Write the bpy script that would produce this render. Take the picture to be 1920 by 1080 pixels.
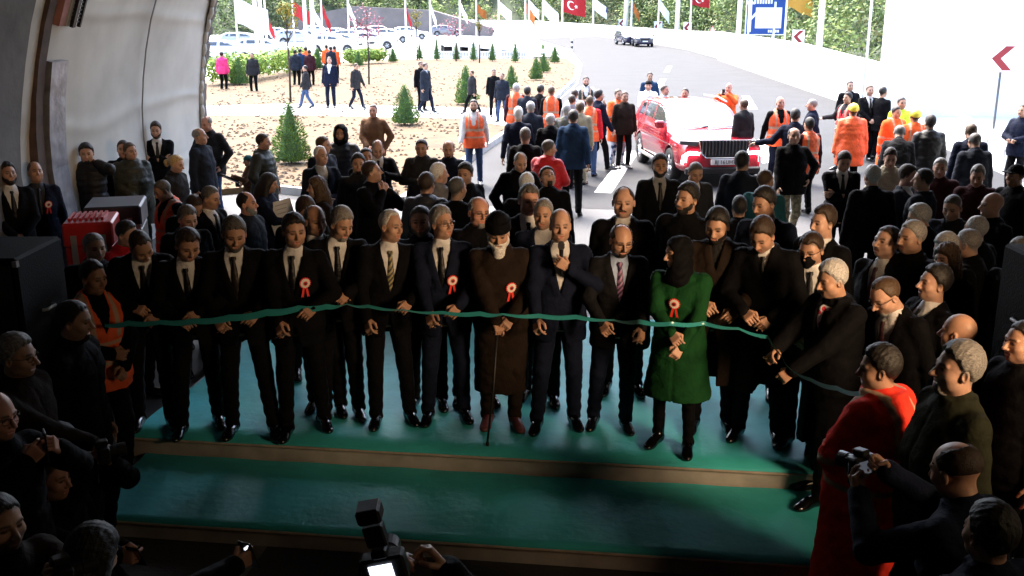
import bpy, math, random
import numpy as np
from mathutils import Matrix, Vector
random.seed(7)
for o in list(bpy.data.objects): bpy.data.objects.remove(o)
SC = bpy.context.scene
COL = SC.collection
R = math.radians
ROW = 'dignitaries lined up behind the ribbon'
# ------------------------------------------------------------------ camera
CAMZ = 3.5; FOC = 1900.0; PITCH = R(15.3)
cam = bpy.data.cameras.new('camera'); cam.lens = 36*FOC/1920; cam.sensor_width = 36; cam.clip_end = 2000; cam.clip_start = .05
camo = bpy.data.objects.new('camera', cam); COL.objects.link(camo)
camo.location = (0, 0, CAMZ); camo.rotation_euler = (R(90)-PITCH, 0, 0)
SC.camera = camo
# ------------------------------------------------------------------ world, sun, exposure
SUN_EL, SUN_ROT = R(56), R(-24)
w = bpy.data.worlds.new('World'); SC.world = w; w.use_nodes = True
nt = w.node_tree; bg = nt.nodes['Background']
sky = nt.nodes.new('ShaderNodeTexSky'); sky.sky_type = 'NISHITA'; sky.sun_disc = False
sky.sun_elevation = SUN_EL; sky.sun_rotation = SUN_ROT; sky.dust_density = 4; sky.air_density = 1.0
nt.links.new(sky.outputs[0], bg.inputs[0]); bg.inputs[1].default_value = .15
sl = bpy.data.lights.new('sun', 'SUN'); sl.energy = 1.0; sl.angle = R(28); sl.color = (1, .96, .9)
so = bpy.data.objects.new('sun', sl); COL.objects.link(so); so.location = (0, 60, 60)
sdir = Vector((math.sin(SUN_ROT)*math.cos(SUN_EL), math.cos(SUN_ROT)*math.cos(SUN_EL), math.sin(SUN_EL)))
so.rotation_euler = sdir.to_track_quat('Z', 'Y').to_euler()
SC.view_settings.view_transform = 'Standard'; SC.view_settings.look = 'None'; SC.view_settings.gamma = 1
SC.view_settings.exposure = 3.15
SC.render.engine = 'CYCLES'
# ------------------------------------------------------------------ pixel -> ray
cp, sp = math.cos(PITCH), math.sin(PITCH)
def ray(px, py):
    u = (px-960)/FOC; v = (540-py)/FOC
    return Vector((u, cp+v*sp, -sp+v*cp))
def at_z(px, py, z=0.):
    d = ray(px, py); t = (z-CAMZ)/d.z
    return Vector((d.x*t, d.y*t, z))
def at_y(px, py, Y):
    d = ray(px, py); t = Y/d.y
    return Vector((d.x*t, Y, CAMZ+d.z*t))
# ------------------------------------------------------------------ scene helpers
def tag(o, label=None, cat=None, group=None, kind=None):
    if label: o['label'] = label
    if cat: o['category'] = cat
    if group: o['group'] = group
    if kind: o['kind'] = kind
    return o
def empty(name, loc=(0,0,0), rz=0, s=1):
    o = bpy.data.objects.new(name, None); o.empty_display_size = .1; COL.objects.link(o)
    o.location = loc; o.rotation_euler = (0, 0, rz); o.scale = (s, s, s); return o
def mesh_np(name, V, Q, attrs=None, smooth=True):
    V = np.asarray(V, np.float32); Q = np.asarray(Q, np.int32)
    me = bpy.data.meshes.new(name); n, m = len(V), len(Q); k = Q.shape[1] if m else 4
    me.vertices.add(n); me.vertices.foreach_set('co', V.ravel())
    me.loops.add(m*k); me.loops.foreach_set('vertex_index', Q.ravel())
    me.polygons.add(m); me.polygons.foreach_set('loop_start', np.arange(0, m*k, k, dtype=np.int32))
    me.polygons.foreach_set('loop_total', np.full(m, k, np.int32))
    me.polygons.foreach_set('use_smooth', np.full(m, smooth))
    if attrs is not None:
        a = me.attributes.new('Col', 'FLOAT_COLOR', 'POINT'); a.data.foreach_set('color', np.asarray(attrs, np.float32).ravel())
    me.update(calc_edges=True); return me
def ob(name, me, mats=None, parent=None, loc=None):
    o = bpy.data.objects.new(name, me); COL.objects.link(o)
    if mats is not None:
        if not isinstance(mats, (list, tuple)): mats = [mats]
        if len(me.materials) == 0:
            for m in mats: me.materials.append(m)
        for i, m in enumerate(mats):
            if me.materials[i] is not m:
                o.material_slots[i].link = 'OBJECT'; o.material_slots[i].material = m
    if parent: o.parent = parent
    if loc is not None: o.location = loc
    return o
class MB:
    "plain polygon builder with boxes, tubes, prisms"
    def __init__(s): s.v = []; s.f = []; s.m = []
    def add(s, vs, fs, mi=0):
        b = len(s.v); s.v += [tuple(v) for v in vs]; s.f += [tuple(b+i for i in f) for f in fs]; s.m += [mi]*len(fs)
    def box(s, lo, hi, mi=0, M=None, bev=0.0):
        x0,y0,z0 = lo; x1,y1,z1 = hi
        if bev > 0:
            vs=[]; b=bev
            for z,i in ((z0,b),(z0+b,0),(z1-b,0),(z1,b)):
                a=max(i,0)
                vs += [(x0+b,y0+a,z),(x1-b,y0+a,z),(x1-a,y0+b,z),(x1-a,y1-b,z),(x1-b,y1-a,z),(x0+b,y1-a,z),(x0+a,y1-b,z),(x0+a,y0+b,z)]
            fs=[tuple(range(7,-1,-1)),tuple(range(24,32))]
            for r in range(3):
                for q in range(8): fs.append((r*8+q, r*8+(q+1)%8, r*8+8+(q+1)%8, r*8+8+q))
        else:
            vs = [(x0,y0,z0),(x1,y0,z0),(x1,y1,z0),(x0,y1,z0),(x0,y0,z1),(x1,y0,z1),(x1,y1,z1),(x0,y1,z1)]
            fs = [(3,2,1,0),(4,5,6,7),(0,1,5,4),(1,2,6,5),(2,3,7,6),(3,0,4,7)]
        if M is not None: vs = [M @ Vector(v) for v in vs]
        s.add(vs, fs, mi)
    def tube(s, pts, rad, n=8, mi=0, cap=True, sq=1.0):
        pts = [Vector(p) for p in pts]; rr = rad if isinstance(rad, (list, tuple)) else [rad]*len(pts); vs = []
        pu = None
        for i, p in enumerate(pts):
            t = (pts[min(i+1,len(pts)-1)]-pts[max(i-1,0)]).normalized()
            if pu is None: pu = Vector((0,0,1)) if abs(t.z) < .9 else Vector((1,0,0))
            u = t.cross(pu).normalized(); v2 = u.cross(t).normalized(); pu = v2
            for q in range(n):
                a = 2*math.pi*q/n; vs.append(p+(u*math.cos(a)+v2*math.sin(a)*sq)*rr[i])
        fs = [(i*n+q, i*n+(q+1)%n, (i+1)*n+(q+1)%n, (i+1)*n+q) for i in range(len(pts)-1) for q in range(n)]
        if cap: fs += [tuple(range(n-1,-1,-1)), tuple(range((len(pts)-1)*n, len(pts)*n))]
        s.add(vs, fs, mi)
    def prism(s, poly, z0, z1, mi=0, M=None):
        n = len(poly); vs = [(x,y,z0) for x,y in poly]+[(x,y,z1) for x,y in poly]
        if M is not None: vs = [M @ Vector(v) for v in vs]
        s.add(vs, [tuple(range(n-1,-1,-1)), tuple(range(n,2*n))]+[(i,(i+1)%n,n+(i+1)%n,n+i) for i in range(n)], mi)
    def mesh(s, name, smooth=False):
        me = bpy.data.meshes.new(name); me.from_pydata(s.v, [], s.f)
        me.polygons.foreach_set('material_index', s.m)
        me.polygons.foreach_set('use_smooth', [smooth]*len(s.f)); me.update(); return me
    def build(s, name, mats, parent=None, smooth=False, loc=None):
        return ob(name, s.mesh(name, smooth), mats, parent, loc)
# ------------------------------------------------------------------ materials
MC = {}
def P(name, col, rough=.8, metal=0, noise=0, nscale=8, bump=0, bscale=60, coat=0, emit=None, es=1, spec=.5, sheen=0, alpha=1, trans=0):
    key = (name, tuple(col))
    if key in MC: return MC[key]
    m = bpy.data.materials.new(name); m.use_nodes = True; t = m.node_tree; b = t.nodes['Principled BSDF']
    b.inputs['Base Color'].default_value = (*col, 1); b.inputs['Roughness'].default_value = rough; b.inputs['Metallic'].default_value = metal
    b.inputs['Coat Weight'].default_value = coat; b.inputs['Specular IOR Level'].default_value = spec
    b.inputs['Sheen Weight'].default_value = sheen; b.inputs['Transmission Weight'].default_value = trans
    if emit: b.inputs['Emission Color'].default_value = (*emit, 1); b.inputs['Emission Strength'].default_value = es
    if noise or bump:
        tc = t.nodes.new('ShaderNodeTexCoord')
    if noise:
        n = t.nodes.new('ShaderNodeTexNoise'); n.inputs['Scale'].default_value = nscale; n.inputs['Detail'].default_value = 5
        t.links.new(tc.outputs['Object'], n.inputs['Vector'])
        mr = t.nodes.new('ShaderNodeMapRange'); mr.inputs[1].default_value = .3; mr.inputs[2].default_value = .7
        mr.inputs[3].default_value = 1-noise; mr.inputs[4].default_value = 1+noise
        t.links.new(n.outputs[0], mr.inputs[0])
        mx = t.nodes.new('ShaderNodeVectorMath'); mx.operation = 'SCALE'; mx.inputs[0].default_value = col
        t.links.new(mr.outputs[0], mx.inputs['Scale']); t.links.new(mx.outputs[0], b.inputs['Base Color'])
    if bump:
        n2 = t.nodes.new('ShaderNodeTexNoise'); n2.inputs['Scale'].default_value = bscale; n2.inputs['Detail'].default_value = 6
        t.links.new(tc.outputs['Object'], n2.inputs['Vector'])
        bp = t.nodes.new('ShaderNodeBump'); bp.inputs['Strength'].default_value = bump; bp.inputs['Distance'].default_value = .02
        t.links.new(n2.outputs[0], bp.inputs['Height']); t.links.new(bp.outputs[0], b.inputs['Normal'])
    MC[key] = m; return m
def cloth_mat(col, rough=.85, stripe=None, pattern=None):
    key = ('cloth', tuple(col), rough, stripe, pattern)
    if key in MC: return MC[key]
    m = P('cloth_%d' % len(MC), col, rough, noise=.22, nscale=9, bump=.55, bscale=22, spec=.10 if rough > .7 else .35, sheen=.0)
    t = m.node_tree; b = t.nodes['Principled BSDF']; src = b.inputs['Base Color'].links[0].from_socket
    if stripe:
        a = t.nodes.new('ShaderNodeAttribute'); a.attribute_name = 'Col'
        mx = t.nodes.new('ShaderNodeMix'); mx.data_type = 'RGBA'; sep = t.nodes.new('ShaderNodeSeparateColor')
        t.links.new(a.outputs['Color'], sep.inputs[0]); t.links.new(sep.outputs[0], mx.inputs[0])
        t.links.new(src, mx.inputs[6]); mx.inputs[7].default_value = (*stripe, 1); t.links.new(mx.outputs[2], b.inputs['Base Color'])
        src = mx.outputs[2]
    if pattern:
        tc = t.nodes.new('ShaderNodeTexCoord')
        wv = t.nodes.new('ShaderNodeTexWave' if pattern[0] != 'blotch' else 'ShaderNodeTexVoronoi')
        wv.inputs['Scale'].default_value = pattern[1]
        if pattern[0] == 'diag': wv.bands_direction = 'DIAGONAL'
        t.links.new(tc.outputs['Object'], wv.inputs['Vector'])
        th = t.nodes.new('ShaderNodeMath'); th.operation = 'GREATER_THAN'; th.inputs[1].default_value = .5 if pattern[0] != 'blotch' else .42
        t.links.new(wv.outputs[0], th.inputs[0])
        mx = t.nodes.new('ShaderNodeMix'); mx.data_type = 'RGBA'; t.links.new(th.outputs[0], mx.inputs[0])
        t.links.new(src, mx.inputs[6]); mx.inputs[7].default_value = (*pattern[2], 1); t.links.new(mx.outputs[2], b.inputs['Base Color'])
    MC[key] = m; return m
def skin_mat(tone, hcol=None):
    key = ('skin', tone, hcol)
    if key in MC: return MC[key]
    m = P('skin_%d' % len(MC), tone, .48, noise=.14, nscale=18, bump=.12, bscale=120, spec=.45)
    t = m.node_tree; b = t.nodes['Principled BSDF']; src = b.inputs['Base Color'].links[0].from_socket
    a = t.nodes.new('ShaderNodeAttribute'); a.attribute_name = 'Col'; sep = t.nodes.new('ShaderNodeSeparateColor'); t.links.new(a.outputs['Color'], sep.inputs[0])
    for ch, c in ((2, (.12,.095,.08)), (1, (.42,.13,.10)), (0, (.02,.014,.011))):
        mx = t.nodes.new('ShaderNodeMix'); mx.data_type = 'RGBA'; t.links.new(sep.outputs[ch], mx.inputs[0]); t.links.new(src, mx.inputs[6])
        mx.inputs[7].default_value = (*c, 1); src = mx.outputs[2]
    if hcol:
        n = t.nodes.new('ShaderNodeTexNoise'); n.inputs['Scale'].default_value = 260; n.inputs['Detail'].default_value = 3
        iv = t.nodes.new('ShaderNodeMath'); iv.operation = 'SUBTRACT'; iv.inputs[0].default_value = 1.0; t.links.new(a.outputs['Alpha'], iv.inputs[1])
        ml = t.nodes.new('ShaderNodeMath'); ml.operation = 'MULTIPLY'; ml.use_clamp = True; t.links.new(iv.outputs[0], ml.inputs[0])
        ad = t.nodes.new('ShaderNodeMath'); ad.operation = 'ADD'; ad.inputs[1].default_value = .45; t.links.new(n.outputs[0], ad.inputs[0]); t.links.new(ad.outputs[0], ml.inputs[1])
        mx = t.nodes.new('ShaderNodeMix'); mx.data_type = 'RGBA'; t.links.new(ml.outputs[0], mx.inputs[0]); t.links.new(src, mx.inputs[6]); mx.inputs[7].default_value = (*hcol, 1); src = mx.outputs[2]
    t.links.new(src, b.inputs['Base Color']); MC[key] = m; return m
# ------------------------------------------------------------------ field engine (surface nets)
def snet(F, org, h):
    F = F.copy()
    for ax in range(3):
        s = [slice(None)]*3
        s[ax] = 0; F[tuple(s)] = np.maximum(F[tuple(s)], h*.3); s[ax] = -1; F[tuple(s)] = np.maximum(F[tuple(s)], h*.3)
    S = F < 0; nx, ny, nz = F.shape; cs = (nx-1, ny-1, nz-1); NC = cs[0]*cs[1]*cs[2]
    flats = []; poss = []; quads = []
    for ax in range(3):
        s0 = [slice(None)]*3; s1 = [slice(None)]*3; s0[ax] = slice(0,-1); s1[ax] = slice(1,None)
        s0, s1 = tuple(s0), tuple(s1)
        cr = np.argwhere(S[s0] != S[s1])
        if len(cr) == 0: continue
        i, j, k = cr.T; c1 = cr.copy(); c1[:, ax] += 1
        f0 = F[i,j,k]; f1 = F[c1[:,0], c1[:,1], c1[:,2]]; t = f0/(f0-f1)
        p = cr.astype(np.float32); p[:, ax] += t
        b, c = (ax+1) % 3, (ax+2) % 3; ids = []
        for db, dc in ((-1,-1),(0,-1),(0,0),(-1,0)):
            q = cr.copy(); q[:, b] += db; q[:, c] += dc
            ids.append((q[:,0]*cs[1]+q[:,1])*cs[2]+q[:,2])
        for q in ids: flats.append(q); poss.append(p)
        qd = np.stack(ids, 1); fl = ~S[i,j,k]; qd[fl] = qd[fl][:, ::-1]; quads.append(qd)
    if not flats: return np.zeros((0,3), np.float32), np.zeros((0,4), np.int32)
    fl = np.concatenate(flats); ps = np.concatenate(poss)
    u, inv = np.unique(fl, return_inverse=True); cnt = np.bincount(inv)
    V = np.stack([np.bincount(inv, ps[:, a])/cnt for a in range(3)], 1)
    Q = np.searchsorted(u, np.concatenate(quads))
    return (V*h+np.asarray(org)).astype(np.float32), Q.astype(np.int32)
def smin(a, b, k):
    if k <= 0: return np.minimum(a, b)
    hh = np.maximum(k-np.abs(a-b), 0)/k
    return np.minimum(a, b)-hh*hh*k*.25
class G:
    def __init__(s, lo, hi, h):
        s.h = h; s.lo = np.asarray(lo, np.float32); n = np.ceil((np.asarray(hi)-s.lo)/h).astype(int)+1
        s.ax = [(s.lo[a]+np.arange(n[a])*h).astype(np.float32) for a in range(3)]; s.F = np.full(tuple(n), 1., np.float32)
        s.X = s.ax[0][:,None,None]; s.Y = s.ax[1][None,:,None]; s.Z = s.ax[2][None,None,:]
    def rng(s, lo, hi):
        sl = []
        for a in range(3):
            i0 = max(0, int((lo[a]-s.lo[a])/s.h)-1); i1 = min(len(s.ax[a]), int((hi[a]-s.lo[a])/s.h)+2)
            if i1 <= i0: return None
            sl.append(slice(i0, i1))
        return tuple(sl)
    def co(s, sl): return s.X[sl[0]], s.Y[:, sl[1]], s.Z[:, :, sl[2]]
    def uni(s, sl, d, k): s.F[sl] = smin(s.F[sl], d, k)
    def cone(s, a, b, ra, rb, k=.02, flat=None):
        a = np.asarray(a, float); b = np.asarray(b, float); m = max(ra, rb)+k+s.h*2
        sl = s.rng(np.minimum(a, b)-m, np.maximum(a, b)+m)
        if sl is None: return
        x, y, z = s.co(sl); ba = b-a; L = max(float(ba@ba), 1e-9)
        t = np.clip(((x-a[0])*ba[0]+(y-a[1])*ba[1]+(z-a[2])*ba[2])/L, 0, 1)
        d = np.sqrt((x-a[0]-t*ba[0])**2+(y-a[1]-t*ba[1])**2+(z-a[2]-t*ba[2])**2)-(ra+(rb-ra)*t)
        s.uni(sl, d, k)
    def ell(s, c, r, k=.02, M=None, sub=False):
        c = np.asarray(c, float); r = np.asarray(r, float); m = r.max()+k+s.h*2
        sl = s.rng(c-m, c+m)
        if sl is None: return
        x, y, z = s.co(sl); x, y, z = x-c[0], y-c[1], z-c[2]
        if M is not None: x, y, z = (M[0][0]*x+M[1][0]*y+M[2][0]*z, M[0][1]*x+M[1][1]*y+M[2][1]*z, M[0][2]*x+M[1][2]*y+M[2][2]*z)
        k0 = np.sqrt((x/r[0])**2+(y/r[1])**2+(z/r[2])**2); k1 = np.sqrt((x/r[0]**2)**2+(y/r[1]**2)**2+(z/r[2]**2)**2)+1e-9
        d = k0*(k0-1)/k1
        if sub: s.F[sl] = -smin(-s.F[sl], d, k)
        else: s.uni(sl, d, k)
    def loft(s, tab, p, T, off=0, k=.03, n=2.3, fn=None):
        "tab rows: z, halfwidth, halfdepth, yoff in frame (p,T)"
        tab = np.asarray(tab, float); z0, z1 = tab[0,0], tab[-1,0]; m = tab[:,1].max()+off+.05
        cs = [np.asarray(p)+np.asarray(T)@np.array([0, 0, zz]) for zz in (z0-off, z1+off)]
        lo = np.minimum(*cs)-m; hi = np.maximum(*cs)+m; sl = s.rng(lo, hi)
        if sl is None: return
        x, y, z = s.co(sl); x, y, z = x-p[0], y-p[1], z-p[2]
        lx = T[0][0]*x+T[1][0]*y+T[2][0]*z; ly = T[0][1]*x+T[1][1]*y+T[2][1]*z; lz = T[0][2]*x+T[1][2]*y+T[2][2]*z
        W = np.interp(lz, tab[:,0], tab[:,1]).astype(np.float32)+off; D = np.interp(lz, tab[:,0], tab[:,2]).astype(np.float32)+off
        O = np.interp(lz, tab[:,0], tab[:,3]).astype(np.float32)
        if fn is not None: e = fn(lx, ly, lz); W = W+e; D = D+e
        q = ((np.abs(lx)/W)**n+(np.abs(ly-O)/D)**n)**(1/n)
        d = (q-1)*np.minimum(W, D); d = np.maximum(d, np.maximum(z0-off*.5-lz, lz-z1-off*.5))
        s.uni(sl, d.astype(np.float32), k)
    def net(s): return snet(s.F, s.lo, s.h)
LAMPW = 240
# ------------------------------------------------------------------ people: templates
def rot(yaw=0, pitch=0, roll=0):   # yaw +: to person's left ; pitch +: up ; roll +: towards the right shoulder
    return np.array(Matrix.Rotation(R(yaw),3,'Z') @ Matrix.Rotation(R(pitch),3,'X') @ Matrix.Rotation(R(roll),3,'Y'))
HC = {}
HV = {0:(1,1,1,1.0), 1:(.94,1,1.04,.8), 2:(1.07,1.02,.98,1.35), 3:(1.02,1,1.02,1.1), 4:(.93,.96,.95,.55)}   # width, depth, height, nose
def head_t(v, lod):
    key = (v, lod)
    if key in HC: return HC[key]
    sx, sy, sz, ns = HV[v]; h = (.0042,.006,.009,.0135)[lod]
    g = G((-.12,-.15,-.27), (.12,.16,.16), h)
    E = lambda c, r, k=.02, sub=False: g.ell((c[0]*sx,c[1]*sy,c[2]*sz), (r[0]*sx,r[1]*sy,r[2]*sz), k, None, sub)
    E((0,-.014,.030), (.075,.095,.088)); E((0,.022,-.02), (.066,.068,.085), .03); E((0,.026,-.062), (.050,.056,.055), .03)
    E((0,.048,-.092), (.026,.034,.022), .025)
    for s in (-1,1):
        E((s*.042,.052,-.028), (.026,.028,.024), .02); E((s*.045,.02,-.07), (.022,.035,.025), .02)
        E((s*.0315,.094,.004), (.021,.019,.014), .010, True)
        E((s*.031,.0735,.003), (.0135,.012,.0105), .003)
        E((s*.080,-.006,-.012), (.010,.019,.031), .006); E((s*.086,.001,-.010), (.006,.010,.018), .004, True)
        g.cone((s*.010*sx,.080*sy,.020), (s*.046*sx,.070*sy,.022), .010, .008, .012)
        g.ell((s*.012,(.093+.004*ns)*sy,-.036), (.009,.010,.008), .006)
    g.cone((0,.084*sy,.012), (0,(.100+.012*ns)*sy,-.030), .008, .0115, .010)
    g.cone((-.020*sx,.078*sy,-.061), (.020*sx,.078*sy,-.061), .0085, .0085, .008); g.cone((-.016*sx,.078*sy,-.073), (.016*sx,.078*sy,-.073), .0085, .0085, .008)
    g.cone((0,-.018,-.06), (0,-.04,-.25), .054, .062, .03)
    g.ell((0,.088,-.067), (.026,.014,.0022), .003, None, True)
    V, Q = g.net(); x, y, z = V[:,0]/sx, V[:,1]/sy, V[:,2]/sz
    ax = np.abs(x)
    brow = (np.exp(-(((z-.0245+ (ax-.03)**2*6)/.0062)**2)) * np.clip((y-.05)/.01,0,1) * np.clip((.052-ax)/.006,0,1)*np.clip((ax-.008)/.005,0,1))
    ex = (ax-.031)/.0125; ez = (z-.003)/.0065
    eye = np.clip(1.25-(ex**2+ez**2), 0, 1)*np.clip((y-.05)/.01,0,1)
    eye = np.clip(1.25-(((ax-.031)/.0175)**2+((z-.003)/.0095)**2), 0, 1)*np.clip((y-.05)/.01,0,1); dark = np.clip(brow*.95+eye*.95, 0, 1)
    lip = np.clip(1.3-((x/.024)**2+((z+.067)/.011)**2), 0, 1)*np.clip((y-.06)/.01,0,1)
    stub = np.clip((-.035-z)/.02,0,1)*np.clip((y+.0)/.03,0,1)*np.clip((.135+z)/.02,0,1)*(1-lip)
    stub = np.where((y>.085)&(z>-.052), 0, stub)*.30
    fh = np.interp(y, [-.12,-.085,-.05,-.015,.012,.035,.07,.12], [-.085,-.088,-.050,.002,-.004,.052,.090,.104]); sc = np.clip((z-fh+.014)/.020, 0, 1)*.85
    C = np.stack([dark, lip*.7, stub, 1-sc], 1)
    HC[key] = (V, Q, C); return HC[key]
def hand_t(pose, lod):
    key = ('h', pose, lod)
    if key in HC: return HC[key]
    h = (.0036,.0045,.006,.010)[lod]; g = G((-.09,-.07,-.11), (.22,.12,.05), h)
    g.cone((-.08,0,0), (.01,0,0), .026, .024, .01)
    for t in range(5): g.cone((.012,(-.026+.013*t)*.8,0), (.086,-.030+.0155*t,0), .0145, .0125, .006)
    cu = {'relax':(22,30,22), 'grip':(55,75,50), 'flat':(3,5,4), 'pinch':(48,52,30)}[pose]
    sp_ = {'relax':.5, 'grip':.2, 'flat':1.1, 'pinch':.4}[pose]
    for i, (y, L) in enumerate(((.031,.072),(.0105,.080),(-.010,.074),(-.030,.058))):
        p = np.array([.088, y, 0.]); a = 0.; yaw = R((y/.03)*6*sp_)
        for q, (fr, ra, rb) in enumerate(((.45,.0092,.0086),(.31,.0086,.0080),(.24,.0080,.0070))):
            a += R(cu[q]*(1+.12*((i*7)%3-1)+ (.0 if i else -.25)))
            d = np.array([math.cos(a)*math.cos(yaw), math.cos(a)*math.sin(yaw), -math.sin(a)]); n = p+d*L*fr
            g.cone(p, n, ra, rb, .002); p = n
    tp = {'relax':((.055,.060,-.018),(.083,.066,-.036)), 'grip':((.055,.052,-.035),(.080,.030,-.052)), 'flat':((.05,.072,-.006),(.075,.092,-.010)), 'pinch':((.06,.056,-.03),(.088,.042,-.050))}[pose]
    g.cone((.015,.022,-.006), tp[0], .0155, .0115, .006); g.cone(tp[0], tp[1], .0112, .0088, .002)
    V, Q = g.net(); HC[key] = (V, Q); return HC[key]
def shoe_me(kind='shoe'):
    key = ('s', kind)
    if key in HC: return HC[key]
    g = G((-.07,-.12,-.01), (.07,.24,.16 if kind == 'shoe' else .3), .008)
    g.ell((0,-.02,.035), (.041,.075,.045), .02); g.ell((0,.12,.022), (.047,.085,.034), .03); g.ell((0,.05,.045), (.040,.085,.040), .03)
    g.cone((0,-.035,.06), (0,-.04,.12 if kind == 'shoe' else .24), .042, .046, .03)
    g.F = np.maximum(g.F, .002-g.Z)
    V, Q = g.net(); HC[key] = mesh_np('shoe', V, Q); return HC[key]
# hair: field in head space
def hair_me(style, v, lod):
    key = ('hair', style, v, lod)
    if key in HC: return HC[key]
    sx, sy, sz, ns = HV[v]; h = (.005,.0065,.009,.0135)[lod]
    big = style in ('long','longwave','scarf','hood','pony')
    g = G((-.16,-.20,-.30 if big else -.19), (.16,.19 if big else .15,.19), h)
    X, Y, Z = np.broadcast_arrays(g.X, g.Y, g.Z)
    th = {'short':.0085,'thick':.013,'buzz':.0045,'ring':.008,'recede':.008,'side':.012,'long':.018,'longwave':.024,'pony':.014,'balding':.006}.get(style, .016)
    if style == 'beard' or style == 'longbeard' or style == 'goatee':
        t = .010 if style != 'longbeard' else .020
        g.ell((0,.024,-.062), (.050*sx+t,.056*sy+t,.055+t), .01); g.ell((0,.046,-.095), (.026+t,.036+t,.024+t), .02)
        for s in (-1,1): g.ell((s*.042*sx,.03,-.045), (.026+t*.8,.03+t,.045), .02)
        if style == 'longbeard': g.ell((0,.075,-.155), (.045,.035,.062), .04)
        F = g.F; f = np.interp(Y, [-.05,.02,.05,.075,.2], [.02,.015,-.03,-.048,-.045])
        if style == 'goatee': f = np.minimum(f, -.05); F = np.maximum(F, np.abs(X)-.03)
        F = np.maximum(F, Z-f); F = np.maximum(F, -Y-.005)
        mo = np.sqrt((X/.024)**2+((Y-.095)/.05)**2+((Z+.067)/.0085)**2)-1; F = np.maximum(F, -mo*.008)
        n = np.sin(X*420+2*np.sin(Z*90))*np.sin(Z*330+Y*150)*(.0018 if style != 'longbeard' else .004); g.F = F+n
    elif style == 'moustache':
        g.cone((-.006,.099*sy,-.049), (-.030,.084*sy,-.060), .0075, .005, .004); g.cone((.006,.099*sy,-.049), (.030,.084*sy,-.060), .0075, .005, .004)
    elif style in ('knit','beanie','beret','hardhat','cap'):
        t = {'knit':.02,'beanie':.014,'beret':.012,'hardhat':.03,'cap':.014}[style]; top = .05 if style == 'knit' else 0
        g.ell((0,-.014,.030+top*.3), (.075*sx+t,.095*sy+t,.088+t+top*.5), .01)
        if style == 'knit': g.F = smin(g.F, np.maximum(np.sqrt((X/(.095*sx))**2+((Y+.01)/.112)**2)-1, np.maximum(Z-.115,.02-Z)/.09)*.09, .02)
        g.F = np.maximum(g.F, (.035+.0*Y)-Z - np.where(Y<0, .35*(-Y), 0))
        if style in ('cap','hardhat'): g.F = smin(g.F, np.maximum(np.sqrt((X/.085)**2+((Y-.08)/.095)**2)*.09-.09, np.abs(Z-.045)-.007), .01)
        if style == 'knit': g.F = g.F+.0015*np.sin(np.arctan2(Y, X)*44)
    elif style in ('scarf','hood'):
        t = .016 if style == 'scarf' else .03
        g.ell((0,-.014,.030), (.075+t,.095+t,.088+t), .02); g.ell((0,.0,-.06), (.075+t,.085+t,.08+t), .05)
        g.cone((0,-.01,-.10), (0,-.015,-.26), .085, .12 if style == 'scarf' else .10, .06)
        if style == 'scarf': g.ell((0,.03,-.20), (.13,.10,.07), .05)
        g.F = g.F+.004*np.sin(Z*60+X*40+np.sin(Y*30)*2)
        f = np.sqrt((X/.062)**2+((Z+.012)/(.092 if style=='scarf' else .10))**2)-1
        g.F = np.maximum(g.F, -np.maximum(f*.06, .035-Y))
    else:
        hz = .007 if style in ('thick','side') else 0
        g.ell((0,-.014,.030+hz*.6), (.075*sx+th,.095*sy+th,.088*sz+th+hz), .01)
        if style in ('long','longwave'):
            g.ell((0,-.045,-.06), (.095,.07,.13), .05); g.cone((0,-.085,-.10), (0,-.11,-.27), .085, .075, .06)
            for s in (-1,1): g.cone((s*.075,-.01,.0), (s*.09,.0,-.22), .03, .035, .04)
        if style == 'pony': g.cone((0,-.10,.03), (0,-.155,-.02), .03, .04, .02); g.cone((0,-.155,-.02), (0,-.14,-.14), .035, .015, .02)
        fl = {'short':.104,'thick':.097,'buzz':.104,'ring':.02,'recede':.118,'side':.092,'long':.09,'longwave':.09,'pony':.095,'balding':.112}[style]
        if style in ('long','longwave'): f = np.interp(Y, [-.2,-.01,.03,.055,.12], [-.4,-.4,-.25,.03,fl])
        else: f = np.interp(Y, [-.12,-.085,-.05,-.015,.012,.035,.07,.12], [-.085,-.088,-.050,.002,-.004,.052 if style!='recede' else .075,fl-.014,fl])+.006*np.sin(X*150+1+np.sin(Y*60))+.004*np.sin(X*390+Y*90)
        tmp = np.where(np.abs(X)>.045, np.minimum(0,(np.abs(X)-.045))*1.2, 0)
        if style in ('recede','side'): f = f + np.where(Y>.03, np.clip((np.abs(X)-.02)*.9, 0, .02), 0)
        F = np.maximum(g.F+1.1*th*np.clip(1-(Z-f)/.022, 0, 1)**1.4, (f-Z)*.8)
        if style == 'ring': F = np.maximum(F, -(np.sqrt((X/.066)**2+((Y-.03)/.105)**2)-1)*.07*np.where(Z>.0,1,-1))
        if style in ('balding',): F = np.maximum(F, -(np.sqrt((X/.045)**2+((Y-.045)/.075)**2)-1)*.045)
        amp = {'thick':.0018,'side':.0018,'longwave':.006,'long':.002}.get(style, .0011)
        g.F = F+amp*np.sin(X*140+np.sin(Z*70)*2)*np.sin(Y*110+Z*60+1)+amp*.5*np.sin(X*310+Y*200)
    V, Q = g.net(); HC[key] = mesh_np('hair', V, Q); return HC[key]
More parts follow.
